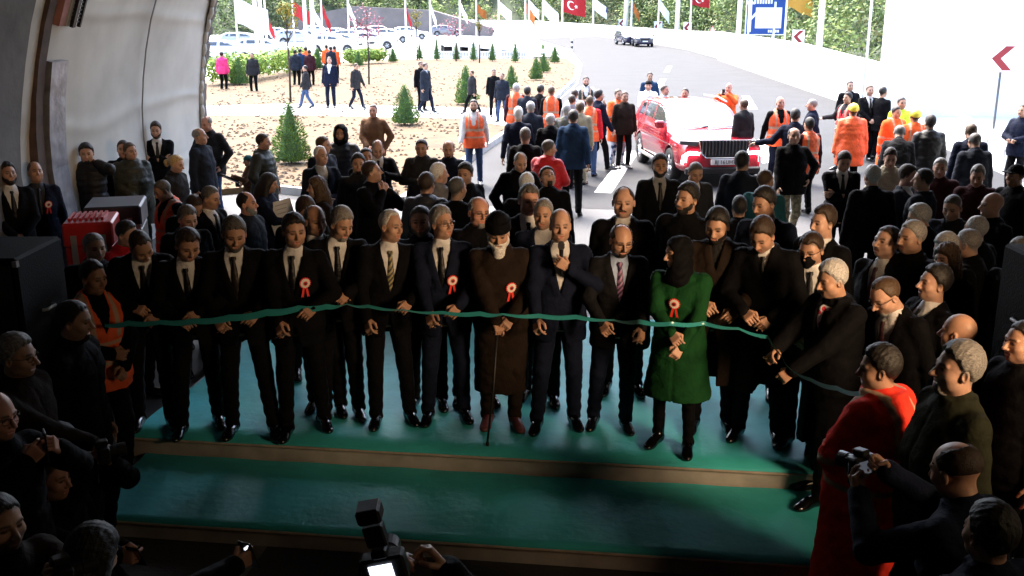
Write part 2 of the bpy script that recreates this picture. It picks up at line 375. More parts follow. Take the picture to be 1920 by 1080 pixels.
# ------------------------------------------------------------------ kinematics
def ik(a, t, l1, l2, pole):
    a = np.asarray(a, float); t = np.asarray(t, float); d = t-a; L = np.linalg.norm(d); L2 = min(L, (l1+l2)*.995); d = d/L; t = a+d*L2
    x = (l1*l1-l2*l2+L2*L2)/(2*L2); hh = math.sqrt(max(l1*l1-x*x, 0)); pl = np.asarray(pole, float); pl = pl-d*(pl@d); pl /= np.linalg.norm(pl)+1e-9
    return a+d*x+pl*hh, t
ARMS = {  # wrist target, pole (for the right arm, x>0), hand pose, palm normal
 'down':((.275,.02,.83),(.3,-1,-.1),'relax',(-1,0,0)), 'front':((.055,.26,.99),(1,-.3,-.4),'grip',(-.6,-.8,-.2)), 'ribbon':((.10,.36,1.06),(1,-.5,-.6),'pinch',(-.7,0,-.7)),
 'ribbonlow':((.14,.36,.98),(1,-.5,-.6),'pinch',(-.7,0,-.7)), 'belly':((.03,.24,1.10),(1,-.3,-.3),'grip',(0,-1,0)),
 'crossed':((-.10,.19,1.20),(1,.1,-.5),'relax',(0,-1,0)), 'mic':((.055,.225,1.355),(1,.2,-1),'grip',(-.2,-1,.1)), 'phone':((.10,.36,1.50),(1,.2,-1),'grip',(-.8,-.5,0)),
 'phonelow':((.08,.38,1.30),(1,.0,-1),'grip',(-.7,-.3,-.4)), 'pocket':((.235,.09,.95),(1,-.6,0),'relax',(-1,0,0)), 'back':((.06,-.2,.95),(1,-.5,0),'grip',(0,1,0)),
 'ear':((.145,.06,1.50),(1,.1,-1),'flat',(-1,-.3,0)), 'chin':((.06,.17,1.42),(1,.2,-1),'relax',(0,-1,0)), 'fwd':((.26,.22,.90),(.3,-1,-.2),'relax',(-1,0,0)), 'bwd':((.27,-.2,.88),(.3,-1,.2),'relax',(-1,0,0)),
 'point':((.45,.40,1.22),(.5,-.2,-1),'relax',(0,0,-1)), 'side':((.62,.05,1.15),(.2,-.3,-1),'relax',(0,0,-1)), 'up':((.20,.30,1.78),(1,.1,-.5),'grip',(0,-1,0)),
 'cane':((.06,.33,.97),(1,-.3,-.4),'grip',(0,0,-1)), 'hip':((.24,.10,1.0),(1,-.6,.2),'relax',(-1,0,0)), 'phoneout':((.12,.50,1.42),(1,.2,-1),'grip',(-.6,-.4,-.3))}
TORSO = [(-.14,.150,.120,-.01),(-.05,.172,.128,-.012),(.05,.165,.118,0),(.16,.150,.112,.004),(.28,.168,.122,.004),(.38,.180,.125,0),(.46,.172,.108,-.008),(.52,.10,.080,-.015),(.56,.06,.06,-.015)]
def kin(p):
    k = {}; drop = p.get('drop', 0); k['p'] = pel = np.array([0, -p.get('lean', 0)*.0022, .94-drop])
    T = np.array(Matrix.Rotation(R(p.get('twist',0)),3,'Z') @ Matrix.Rotation(R(-p.get('lean',0)),3,'X') @ Matrix.Rotation(R(p.get('slean',0)),3,'Y')); k['T'] = T
    wf = p.get('fat', 0); k['fat'] = wf
    hd = p.get('head', (0,0,0)); k['Rh'] = Rh = T @ rot(*hd); k['piv'] = pv = pel+T@np.array([0,-.005,.56]); k['hc'] = pv+Rh@np.array([0,.018,.142])
    st = p.get('step', 0); ft = p.get('feet') or ((.115, st), (-.115, -st))
    for i, s in enumerate((1, -1)):
        a = p.get('arms', ('down','down'))[i]; w_ = ARMS[a] if isinstance(a, str) else a
        tg = np.array(w_[0])*[s,1,1]; tg[2] -= drop; sh = pel+T@np.array([s*.180,-.005,.475]); k['sh',i] = sh
        k['el',i], k['wr',i] = ik(sh, tg, .290, .262, np.array(w_[1])*[s,1,1]); k['hp',i] = (w_[2], np.array(w_[3])*[s,1,1])
        hip = pel+np.array([s*.09,0,-.03]); an = np.array([ft[i][0], ft[i][1], .085+(.05 if ft[i][1] < -.15 else 0)]); k['hip',i] = hip
        k['kn',i], k['an',i] = ik(hip, an, .425, .415, (s*.12,1,0))
    return k
def body_mesh(k, hv, lod):
    h = (.02,.022,.026,.03)[lod]; g = G((-.75,-.55,.02), (.75,.8,2.0), h); T = k['T']
    g.loft(TORSO, k['p'], T, -.012, .02)
    for i in (0,1):
        g.cone(k['sh',i], k['el',i], .04, .034); g.cone(k['el',i], k['wr',i], .034, .026); g.cone(k['hip',i], k['kn',i], .07, .05); g.cone(k['kn',i], k['an',i], .048, .036)
    V, Q = g.net(); Vs = [V]; Qs = [Q]; C = np.zeros((len(V),4), np.float32); C[:,3] = 1; Cs = [C]; n = len(V)
    hV, hQ, hC = head_t(hv, lod); Vs.append(hV*1.02@k['Rh'].T+k['hc']); Qs.append(hQ+n); Cs.append(hC); n += len(hV)
    for i in (0,1):
        fwd = k['wr',i]-k['el',i]; fwd /= np.linalg.norm(fwd); pose, pn = k['hp',i]; pn = pn-fwd*(pn@fwd); pn /= np.linalg.norm(pn)+1e-9
        ty = np.cross(-pn, fwd); 
        # columns: x=fwd, z=-palm normal ; y = thumb side ; mirror for the left hand
        M = np.stack([fwd, ty, -pn], 1); hV, hQ = hand_t(pose, lod)
        if i == 1: hV = hV*[1,-1,1]; hQ = hQ[:, ::-1]
        Vs.append(hV@M.T+k['wr',i]); Qs.append(hQ+n); n += len(hV); c = np.zeros((len(hV),4), np.float32); c[:,3] = 1; Cs.append(c)
    return mesh_np('body', np.concatenate(Vs), np.concatenate(Qs), np.concatenate(Cs))
def wrk(g, amp, sd=0):
    X, Y, Z = g.X, g.Y, g.Z
    g.F = g.F+amp*(np.sin(X*31+sd+2*np.sin(Z*17+sd))*np.sin(Y*27+Z*38+sd)+.6*np.sin(Z*71+X*43+Y*29+sd*2)*np.sin(X*19-Y*55))
def top_mesh(k, kind, lod, sd=0, short=False):
    h = (.0105,.013,.018,.026)[lod]; T = k['T']; p = k['p']; fat = k['fat']
    hem = {'suit':-.19,'coat':-.50,'longcoat':-.52,'jacket':-.14,'puffer':-.16,'parka':-.34,'vest':-.14,'shirt':-.10,'robe':-.62,'dress':-.46,'raincoat':-.95,'parkal':-.30}[kind]
    off = {'suit':.020,'coat':.034,'longcoat':.03,'jacket':.030,'puffer':.046,'parka':.048,'vest':.036,'shirt':.012,'robe':.036,'dress':.020,'raincoat':.06,'parkal':.06}[kind]
    pts = np.array([k['sh',0],k['sh',1],k['el',0],k['el',1],k['wr',0],k['wr',1],k['hc'],p+[0,0,hem],p])
    lo = pts.min(0)-[.24,.24,.06]; hi = pts.max(0)+[.24,.24,.02]; lo[0] = min(lo[0],-.34); hi[0] = max(hi[0],.34); lo[1] = min(lo[1],-.28); hi[1] = max(hi[1],.26)
    g = G(lo, hi, h)
    tab = [list(r) for r in TORSO[1:]]
    for r in tab:
        if r[0] < .35: r[2] += fat*.7; r[1] += fat*.5; r[3] += fat*.35
    q = None
    if kind in ('puffer','parkal'): q = lambda x, y, z: (.010*np.abs(np.sin(z*math.pi/.085))-.008)
    g.loft(tab, p, T, off, .03, 2.35, q)
    fl = {'dress':.07,'robe':.0,'coat':.02,'longcoat':.03,'raincoat':.07}.get(kind, .008)
    g.loft([(hem,.180+fl+fat*.4,.125+fl+fat*.5,fat*.2),(0,.176+fat*.5,.130+fat*.6,fat*.2),(.12,.155+fat*.5,.112+fat*.6,fat*.25)], p, np.eye(3), off, .05, 2.2)
    sr = off*.55
    for i, s in enumerate((1,-1)):
        g.cone(p+T@np.array([s*.03,-.02,.50]), p+T@np.array([s*.165,-.008,.468]), .052+sr*.6, .056+sr, .03)
        if kind == 'vest': continue
        g.cone(k['sh',i], k['el',i], .058+sr, .047+sr, .025)
        e, wv = k['el',i], k['wr',i]; dd = (wv-e)/np.linalg.norm(wv-e)
        if kind in ('puffer','parka','parkal') or short: wv = wv
        g.cone(e, wv-dd*.0, .047+sr, .034+sr, .02)
    if kind in ('jacket','puffer','parka','vest','parkal','raincoat') : g.cone(p+T@np.array([0,-.018,.48]), p+T@np.array([0,-.018,.555]), .075, .074, .02)
    elif kind in ('suit','coat','longcoat'): g.cone(p+T@np.array([0,-.03,.48]), p+T@np.array([0,-.03,.53]), .066, .063, .02)
    elif kind in ('robe','dress','shirt'): g.cone(p+T@np.array([0,-.018,.48]), p+T@np.array([0,-.018,.535]), .064, .060, .02)
    wrk(g, {'puffer':.0030,'suit':.0028,'coat':.0030}.get(kind, .0036), sd)
    X, Y, Z = g.X-p[0], g.Y-p[1], g.Z-p[2]
    lx = T[0][0]*X+T[1][0]*Y+T[2][0]*Z; ly = T[0][1]*X+T[1][1]*Y+T[2][1]*Z; lz = T[0][2]*X+T[1][2]*Y+T[2][2]*Z
    if kind in ('suit','coat','longcoat'):
        zb = {'suit':.20,'coat':.28,'longcoat':.36}[kind]; vw = np.clip((lz-zb)*.235, 0, .070)
        band = np.abs(np.abs(lx)-vw-.030)-.030
        g.F = np.where((lz > zb-.02) & (ly > 0) & (lz < .5), g.F-np.clip(-band, 0, .006), g.F)     # lapels
        c = np.maximum(np.maximum(np.abs(lx)-vw, -ly+.0), zb-lz); g.F = np.maximum(g.F, -c)
        c2 = np.maximum(np.maximum(np.abs(lx)-(.004+np.clip(-.02-lz,0,.2)*.25), .02-ly), lz-.02); g.F = np.maximum(g.F, -c2)   # open front below the button
    elif kind not in ('vest','robe'):
        sm = (np.abs(lx) < .009) & (ly > 0) & (lz < .5); g.F = np.where(sm, g.F+.006, g.F)
    if kind == 'vest':
        for i, s in enumerate((1,-1)): pass
        c = np.maximum(np.maximum(np.abs(lx)-np.clip((lz-.28)*.3,0,.06), -ly), .28-lz); g.F = np.maximum(g.F, -c)
    V, Q = g.net(); L = (V-p)@T; x, y, z = L.T
    m = np.zeros(len(V)); 
    if kind in ('vest','parka','raincoat'):
        for a, b in ((.05,.085),(.20,.235)): m = np.maximum(m, ((z > a)&(z < b)).astype(float))
        m = np.maximum(m, ((np.abs(np.abs(x)-.10) < .018)&(z > .25)).astype(float))
    C = np.stack([m, m*0, m*0, m*0+1], 1)
    return mesh_np(kind, V, Q, C)
def leg_mesh(k, kind, lod, sd=0):
    h = (.0115,.014,.019,.026)[lod]; p = k['p']
    pts = np.array([k['an',0],k['an',1],k['kn',0],k['kn',1],p]); lo = pts.min(0)-[.2,.2,.06]; lo[2] = max(lo[2], .005); hi = pts.max(0)+[.2,.2,.14]
    g = G(lo, hi, h); e = {'slim':-.012,'trousers':0,'baggy':.012}[kind]; fat = k['fat']
    g.loft([(-.10,.150+fat*.4,.115+fat*.4,0),(.0,.172+fat*.4,.125+fat*.5,0),(.10,.155+fat*.4,.112+fat*.5,0)], p, np.eye(3), .008, .04)
    for i in (0,1):
        g.cone(k['hip',i]-[0,0,.02], k['kn',i], .092+e, .068+e, .03); an = k['an',i]; kn = k['kn',i]; d = (an-kn)/np.linalg.norm(an-kn)
        g.cone(kn, an+d*.03, .068+e, .056+e, .02)
    wrk(g, .0034, sd); X, Y, Z = g.X, g.Y, g.Z
    g.F = g.F+.004*np.sin(Z*64+np.sin(X*20)*2)*np.clip((.42-Z)/.3, 0, 1)
    V, Q = g.net(); return mesh_np('trousers', V, Q)
def shirt_mesh(k, lod):
    g = G(k['p']-[.24,.4,-.0], k['p']+[.24,.5,.72], (.010,.012,.017,.024)[lod]); T = k['T']; p = k['p']; tab = [list(r) for r in TORSO if r[0] > -.06]
    for r in tab:
        if r[0] < .35: r[2] += k['fat']*.7; r[3] += k['fat']*.35
    g.loft(tab, p, T, .006, .02)
    g.cone(p+T@np.array([0,-.012,.48]), p+T@np.array([0,-.005,.548]), .064, .066, .02)
    for s in (-1,1): g.cone(p+T@np.array([s*.02,.058,.53]), p+T@np.array([s*.045,.075,.485]), .010, .006, .008)
    V, Q = g.net(); return mesh_np('shirt', V, Q)
def tie_mesh(k):
    T = k['T']; p = k['p']; mb = MB(); zs = [.525,.505,.49,.44,.38,.30,.22,.15]; ws = [.016,.022,.013,.020,.026,.032,.036,.038]; vs = []
    for z, w_ in zip(zs, ws):
        yy = np.interp(z, [r[0] for r in TORSO], [r[2]+r[3] for r in TORSO])+ (.010 if z < .48 else .022)+k['fat']*(1 if z < .3 else .6)
        for x, dy in ((-w_,-.006),(-w_*.6,.008),(w_*.6,.008),(w_,-.006)): vs.append(p+T@np.array([x, yy+dy, z]))
    fs = [(i*4+j, (i+1)*4+j, (i+1)*4+j+1, i*4+j+1) for i in range(len(zs)-1) for j in range(3)]
    mb.add(vs, fs); return mb.mesh('tie', True)
def glasses_mesh():
    if 'gl' in HC: return HC['gl']
    mb = MB()
    for s in (-1,1):
        pts = [(s*.033+.023*math.cos(a)*1.05, .098-abs(math.cos(a)*s*.5+.5)*.004, .0+.017*math.sin(a)) for a in np.linspace(0, 2*math.pi, 17)]
        mb.tube(pts, .0016, 5); mb.tube([(s*.056,.094,.006),(s*.080,.06,.008),(s*.086,.0,.004)], .0018, 5)
    mb.tube([(-.011,.099,.004),(.011,.099,.004)], .0016, 5)
    HC['gl'] = mb.mesh('glasses', True); return HC['gl']
def rosette_mesh():
    if 'ro' in HC: return HC['ro']
    mb = MB()
    def disc(r, y, mi, pl=0, n=32):
        vs = [(0,y+.004,0)]+[((r+(pl*(-1)**q))*math.cos(2*math.pi*q/n), y+(pl*.5*(-1)**q), (r+(pl*(-1)**q))*math.sin(2*math.pi*q/n)) for q in range(n)]
        mb.add(vs, [(0, 1+(q+1)%n, 1+q) for q in range(n)], mi)
    disc(.060, 0, 0, .004); disc(.050, .006, 1, .003); disc(.024, .012, 0); disc(.014, .017, 2)
    for s in (-1,1): mb.add([(s*.012-.012,.0,-.04),(s*.012+.012,.0,-.04),(s*.034+.012,.004,-.155),(s*.034,.004,-.142),(s*.034-.012,.004,-.155)], [(0,1,2,3,4)], 0)
    HC['ro'] = mb.mesh('rosette', False); return HC['ro']
# ------------------------------------------------------------------ person
def hairmat(cc):
    key = ('hairm', cc)
    if key in MC: return MC[key]
    m = P('hair_%s' % cc, HAIR[cc], .55, spec=.4); t = m.node_tree; b = t.nodes['Principled BSDF']
    tc = t.nodes.new('ShaderNodeTexCoord'); mp = t.nodes.new('ShaderNodeMapping'); mp.inputs['Scale'].default_value = (1, .16, .45); t.links.new(tc.outputs['Object'], mp.inputs[0])
    n = t.nodes.new('ShaderNodeTexNoise'); n.inputs['Scale'].default_value = 330; n.inputs['Detail'].default_value = 4; t.links.new(mp.outputs[0], n.inputs[0])
    mr = t.nodes.new('ShaderNodeMapRange'); mr.inputs[1].default_value = .3; mr.inputs[2].default_value = .7; mr.inputs[3].default_value = .45; mr.inputs[4].default_value = 1.5; t.links.new(n.outputs[0], mr.inputs[0])
    mx = t.nodes.new('ShaderNodeVectorMath'); mx.operation = 'SCALE'; mx.inputs[0].default_value = HAIR[cc]; t.links.new(mr.outputs[0], mx.inputs['Scale']); t.links.new(mx.outputs[0], b.inputs['Base Color'])
    bp = t.nodes.new('ShaderNodeBump'); bp.inputs['Strength'].default_value = .7; bp.inputs['Distance'].default_value = .006; t.links.new(n.outputs[0], bp.inputs['Height']); t.links.new(bp.outputs[0], b.inputs['Normal'])
    MC[key] = m; return m
SK = {'l':(.50,.29,.205), 'm':(.42,.235,.155), 'd':(.34,.18,.115), 'r':(.50,.25,.175)}
HAIR = {'k':(.010,.008,.007), 'b':(.030,.017,.010), 'n':(.07,.04,.02), 'g':(.20,.19,.18), 's':(.42,.41,.40), 'w':(.70,.69,.67), 'y':(.50,.34,.15), 'dg':(.085,.078,.072)}
CL = {'black':(.0028,.0028,.0038),'char':(.009,.009,.011),'navy':(.006,.009,.022),'blue':(.014,.035,.08),'grey':(.09,.09,.095),'dgrey':(.022,.022,.024),'olive':(.022,.024,.014),'brown':(.017,.011,.008),'tan':(.10,.050,.026),
 'orange':(.85,.12,.03),'red':(.62,.02,.03),'hired':(.90,.05,.03),'white':(.62,.62,.62),'beige':(.40,.36,.28),'yellow':(.75,.62,.05),'maroon':(.04,.012,.016),'green':(.007,.050,.014),'teal':(.02,.10,.12),'jeans':(.04,.07,.15),'khaki':(.30,.26,.18),'lime':(.55,.70,.05),'slate':(.018,.022,.032),'pink':(.7,.05,.18),'lgrey':(.22,.22,.23),'lblue':(.35,.45,.65)}
MEC = {}; PEOPLE = []
GREY_TAPE = (.50,.34,.24)
def person(px, py, label, face=0, top='suit', c='black', legs='black', hair='short', hc='k', skin='m', H=1.75, g=0., z=None, foot=None, hv=None,
           arms=('down','down'), lean=0, head=(0,0,0), twist=0, slean=0, step=0, drop=0, feet=None, fat=.01, beard=None, bc=None, hat=None, hatc='black', glasses=False,
           tie='black', shirt='white', ros=None, vest=None, group=None, shoe='black', lod=None, leg='trousers', pattern=None, scarf=None, mask=False, tpat=None):
    pose = dict(lean=lean, head=head, twist=twist, slean=slean, step=step, drop=drop, feet=feet, arms=arms, fat=fat)
    if group in (ROW, 'men standing close behind the front row'):
        jr = random.Random(int(px*7+py)); na = []
        for a_ in arms:
            w_ = ARMS[a_] if isinstance(a_, str) else a_
            if a_ in ('ribbon','ribbonlow') or not isinstance(a_, str): w_ = ((w_[0][0]+jr.uniform(-.035,.06), w_[0][1]+jr.uniform(-.06,.03), w_[0][2]+jr.uniform(-.05,.05)), w_[1], w_[2], w_[3])
            na.append(w_)
        pose['arms'] = tuple(na); pose['slean'] = slean+jr.uniform(-3,3); pose['twist'] = twist+jr.uniform(-9,9)
        if feet is None: pose['feet'] = ((.10+jr.uniform(0,.07), jr.uniform(-.08,.12)), (-.10-jr.uniform(0,.07), jr.uniform(-.08,.12)))
    k = kin(pose); s = H/1.765; rz = math.pi+R(face)
    tz = (k['hc'][2]+.118)*s; Mz = Matrix.Rotation(rz, 3, 'Z')
    hxy = Mz @ Vector((k['hc'][0]*s, k['hc'][1]*s, 0))
    hit = at_z(px, py, g+tz)
    if foot is not None:
        f = at_z(foot[0], foot[1], g); d = f.y; hp = at_y(px, py, d+hxy.y); s *= (hp.z-g)/tz
        pos = Vector((hp.x-hxy.x, d, g))
    else: pos = Vector((hit.x-hxy.x, hit.y-hxy.y, g))
    D = pos.y; L = lod if lod is not None else (0 if D < 6.4 else 1 if D < 10.5 else 2 if D < 19 else 3)
    root = empty('person', pos, rz, s); tag(root, label, 'person', group)
    PEOPLE.append((root, k, s))
    if hv is None: hv = len(PEOPLE) % 4
    pk = repr(sorted((a, b) for a, b in pose.items() if b is not None)); sd = 0 if L >= 2 else len(PEOPLE) % 9
    def cache(kk, fn):
        if kk not in MEC: MEC[kk] = fn()
        return MEC[kk]
    if lod == 9: return root
    ob('body', cache(('b',pk,hv,L), lambda: body_mesh(k, hv, L)), skin_mat(SK[skin], HAIR[hc] if hair in ('short','thick','buzz','side','long','longwave','pony') else None), root)
    hi = CL['orange'] == CL[c] or c in ('yellow','lime')
    tk = 'vest' if False else top
    ob({'suit':'suit_jacket','longcoat':'overcoat','coat':'overcoat','robe':'long_robe','dress':'dress_coat','parkal':'puffer_coat','puffer':'puffer_jacket','raincoat':'raincoat'}.get(top, top),
       cache(('t',pk,top,L,sd), lambda: top_mesh(k, top, L, sd)), cloth_mat(CL[c], .55 if top in ('puffer','parkal') else .85, GREY_TAPE if top in ('parka','raincoat') else None, tpat), root)
    if vest: ob('vest', cache(('v',pk,L,sd), lambda: top_mesh(k, 'vest', L, sd)), cloth_mat(CL[vest], .7, GREY_TAPE), root)
    ob('trousers', cache(('l',pk,leg,L,sd), lambda: leg_mesh(k, leg, L, sd)), cloth_mat(CL[legs], .85, None, pattern), root)
    if top in ('suit','coat','longcoat'):
        ob('shirt', cache(('s',pk,L), lambda: shirt_mesh(k, L)), cloth_mat(CL[shirt], .7), root)
        if tie: ob('tie', cache(('ti',pk), lambda: tie_mesh(k)), cloth_mat(CL[tie] if isinstance(tie, str) else tie[0], .45, None, None if isinstance(tie, str) else ('diag', 14, tie[1])), root)
    for i in (0,1):
        so_ = ob('shoe', shoe_me('boot' if shoe == 'boot' else 'shoe'), P('shoe_leather', CL['black'] if shoe in ('black','boot') else CL.get(shoe, (.12,.03,.03)), .16 if shoe == 'black' else .5, spec=.7), root)
        an = k['an',i]; so_.location = (an[0], an[1]+.035, max(an[2]-.085, 0)); so_.rotation_euler = (R(-25) if an[2] > .1 else 0, 0, R((-1 if i == 0 else 1)*12))
    Mh = Matrix.Translation(Vector(k['hc'])) @ Matrix([list(r)+[0] for r in k['Rh']]+[[0,0,0,1]]) @ Matrix.Scale(1.02, 4)
    def onhead(name, me, mat):
        o = ob(name, me, mat, root); o.matrix_local = Mh; return o
    hm = lambda cc: hairmat(cc)
    if hair != 'bald': onhead('hair', hair_me(hair, hv, L), hm(hc))
    if beard:
        for bb in beard.split('+'): onhead('moustache' if bb == 'moustache' else 'beard', hair_me(bb, hv, L), hm(bc or hc))
    if hat: onhead({'scarf':'headscarf','knit':'knitted_cap','hardhat':'hard_hat'}.get(hat, hat), hair_me(hat, hv, L), P('hard_hat_plastic', CL[hatc], .4) if hat == 'hardhat' else cloth_mat(CL[hatc], .8))
    if glasses and L < 3: onhead('glasses', glasses_mesh(), P('glasses_frame', (.02,.02,.025), .25, metal=.3))
    if mask: 
        def mk():
            gg = G((-.11,-.03,-.15),(.11,.16,.03),.007); gg.ell((0,.035,-.055),(.064,.075,.058),.01); gg.cone((0,.095,-.02),(0,.09,-.09),.03,.03,.03)
            gg.F = np.maximum(gg.F, -gg.Y+.02+0*gg.X); gg.F = np.maximum(gg.F, gg.Z+.012); V, Q = gg.net(); return mesh_np('face_mask', V, Q)
        onhead('face_mask', cache('mask', mk), cloth_mat(CL['black'], .8))
    if ros:
        x, z_ = ros; yy = np.interp(z_, [r[0] for r in TORSO], [r[2]+r[3] for r in TORSO])*(1-.4*(abs(x)/.18)**2)+.045+fat*.8
        q = k['p']+k['T']@np.array([x, yy, z_]); o = ob('rosette', rosette_mesh(), [P('rosette_red', (.75,.03,.02), .6), P('rosette_white', (.75,.70,.62), .6), P('rosette_dark', (.05,.02,.02), .6)], root, q)
        o.rotation_euler = (R(-6), 0, R(-25*x/.12)); o.scale = (.74,)*3
    if scarf:
        g2 = G(k['p']-[.25,.35,-.3], k['p']+[.25,.4,.75], .012); T = k['T']
        for a in range(14):
            a0, a1 = a/14*2*math.pi, (a+1)/14*2*math.pi; f = lambda t: k['p']+T@np.array([math.sin(t)*.078, math.cos(t)*.08-.012, .515-.025*math.cos(t)])
            g2.cone(f(a0), f(a1), .024, .024, .01)
        g2.cone(k['p']+T@np.array([.03,.09,.49]), k['p']+T@np.array([.05,.15,.25]), .025, .03, .01)
        V, Q = g2.net(); ob('scarf', mesh_np('scarf', V, Q), cloth_mat(scarf, .8, None, ('blotch', 22, (.7,.7,.72))), root)
    return root
# ------------------------------------------------------------------ the setting
def sheet(name, pts, z, mat, kind='structure'):
    mb = MB(); mb.add([(p[0], p[1], z) for p in pts], [tuple(range(len(pts)))]); me = mb.mesh(name)
    if me.polygons[0].normal.z < 0: me.flip_normals()
    return tag(ob(name, me, mat), kind=kind)
GZ = lambda px, py, z=0.: tuple(at_z(px, py, z))[:2]
m_conc = P('pale_concrete', (.42,.42,.41), .85, noise=.12, nscale=.6, bump=.2, bscale=6)
m_asph = P('asphalt', (.020,.021,.0235), .80, noise=.22, nscale=.7, bump=.2, bscale=45, spec=.35)
m_pale = P('pale_pavement', (.46,.46,.45), .8, noise=.08, nscale=.5, bump=.1, bscale=20)  # one even pale concrete colour
m_soil = P('sandy_soil', (.098,.060,.024), .95, noise=.34, nscale=1.7, bump=.9, bscale=9)
m_green = P('hill_grass', (.03,.045,.018), .95, noise=.4, nscale=.3)
m_white = P('white_paint', (.78,.78,.78), .6, noise=.05, nscale=3)
m_wall = P('white_concrete_wall', (.70,.70,.69), .8, noise=.05, nscale=.7, bump=.15, bscale=8)
m_steel = P('galvanised_steel', (.45,.46,.48), .4, metal=.7, noise=.1)
m_black = P('matt_black_plastic', (.006,.006,.007), .5, bump=.1)
sheet('ground', [(-600,-60),(600,-60),(600,900),(-600,900)], -.03, m_pale)
sheet('tunnel_road', [(-5.9,-40),(9.3,-40),(9.3,18.8),(-5.9,20.3)], .0, P('tunnel_floor', (.045,.045,.048), .7, noise=.2, nscale=1.2, bump=.3, bscale=30))
# road: near edge outside the portal to the far bend
Lk = [GZ(690,402),GZ(870,312),GZ(960,252),GZ(1040,195),GZ(1083,158),GZ(1092,120),GZ(1070,92),GZ(1000,72)]
Rk = [GZ(1330,60),GZ(1345,110),GZ(1570,185),GZ(1790,265),GZ(1905,330)]
sheet('road', [(-5.2,19.4),(-4.9,20.2),GZ(745,372)]+Lk[1:]+Rk+[(9.2,17.0)], .004, m_asph)
m_mark = P('road_marking_paint', (.80,.80,.78), .6, noise=.06, nscale=5)
def mark(a, b, w_=.15):
    a = Vector((*GZ(*a), 0)); b = Vector((*GZ(*b), 0)); n = (b-a).cross(Vector((0,0,1))).normalized()*w_
    return sheet('lane_marking', [a-n,a+n,b+n,b-n], .009, m_mark)
mark((1130,362),(1186,284),.17); mark((1203,236),(1222,196),.15); mark((1234,165),(1244,148),.15); mark((1250,135),(1256,124),.15)
mark((1448,306),(1432,262),.16); mark((1412,205),(1398,180),.16)
mark((1585,178),(1355,102),.09)
# paved verge on the right, slightly paler, and gutter line
sheet('pavement', [GZ(1570,190),GZ(1345,112),GZ(1350,104),GZ(1634,206),(20,33),(20,17),GZ(1910,340)], .006, m_pale)
gut = MB()
pa, pb = Vector((*GZ(1585,190),0)), Vector((*GZ(1350,108),0)); d_ = (pb-pa).normalized(); n_ = d_.cross(Vector((0,0,1)))*.30
gut.add([pa-n_+Vector((0,0,.011)),pa+n_+Vector((0,0,.011)),pb+n_+Vector((0,0,.011)),pb-n_+Vector((0,0,.011))], [(0,1,2,3)])
tag(gut.build('gutter', P('gutter_concrete', (.022,.022,.025), .8, noise=.2, nscale=2)), kind='structure')
# planted island: soil mound with kerb
isl = [GZ(395,440),GZ(745,384),GZ(870,305),GZ(955,247),GZ(1034,190),GZ(1074,154),GZ(1080,128),GZ(1062,113),GZ(900,113),GZ(740,114),GZ(640,120),GZ(560,132),GZ(300,165)]
isl = [(-9.5,18.9),(-5.9,19.6),(-4.9,20.2)]+isl[1:-1]+[GZ(250,172),(-30,30)]
sbm = MB(); sbm.prism(isl if sum(isl[i-1][0]*isl[i][1]-isl[i][0]*isl[i-1][1] for i in range(len(isl))) > 0 else isl[::-1], -.025, .12); tag(sbm.build('soil_bed', m_soil), kind='structure')
kb = MB(); kl = [(-4.9,20.2)]+isl[3:11]
for i in range(len(kl)-1):
    a = Vector((*kl[i],0)); b = Vector((*kl[i+1],0)); L = (b-a).length; n = max(1, int(L/1.0)); t = (b-a).normalized(); nn = Vector((t.y,-t.x,0))
    for j in range(n):
        p0 = a+t*(L*j/n+.01); p1 = a+t*(L*(j+1)/n-.01)
        kb.add([p0,p0+nn*.16,p1+nn*.16,p1,p0+Vector((0,0,.15)),p0+nn*.14+Vector((0,0,.15)),p1+nn*.14+Vector((0,0,.15)),p1+Vector((0,0,.15))], [(3,2,1,0),(4,5,6,7),(0,1,5,4),(1,2,6,5),(2,3,7,6),(3,0,4,7)])
me = kb.mesh('kerb'); tag(ob('kerb', me, P('kerb_stone', (.36,.35,.33), .85, noise=.25, nscale=2)), kind='structure')
sheet('footpath', [GZ(300,216,.124),GZ(300,200,.124),GZ(560,195,.124),GZ(880,202,.124),GZ(985,205,.124),GZ(960,238,.124),GZ(860,222,.124),GZ(560,216,.124)], .126, m_pale)
# clods and dead leaves on the soil
def inpoly(x, y, poly):
    c = False; n = len(poly)
    for i in range(n):
        x1,y1 = poly[i]; x2,y2 = poly[i-1]
        if (y1 > y) != (y2 > y) and x < (x2-x1)*(y-y1)/(y2-y1)+x1: c = not c
    return c
rg = random.Random(3); cl = MB(); n = 0
while n < 2600:
    px, py = rg.uniform(395,1080), 115+290*rg.random()**1.0; x, y = GZ(px,py,.12)
    if not inpoly(x, y, isl): continue
    if rg.random() > (.25+.75*(math.sin(x*1.7+math.sin(y*.6)*2)*math.sin(y*.9+x*.4) > .1)): continue
    n += 1; r = rg.uniform(.02,.075); a = rg.uniform(0,6.3)
    vs = [(x+r*math.cos(a+q*1.57)*rg.uniform(.6,1.3), y+r*math.sin(a+q*1.57)*rg.uniform(.6,1.3), .122) for q in range(4)]+[(x,y,.122+r*.7)]
    cl.add(vs, [(0,1,4),(1,2,4),(2,3,4),(3,0,4)], 0 if rg.random() < .6 else 1)
tag(cl.build('soil_clods', [P('dark_earth', (.03,.018,.010), .95), P('dry_leaf', (.10,.055,.022), .9)]), kind='stuff', label='loose clods and dead leaves on the sandy bed')
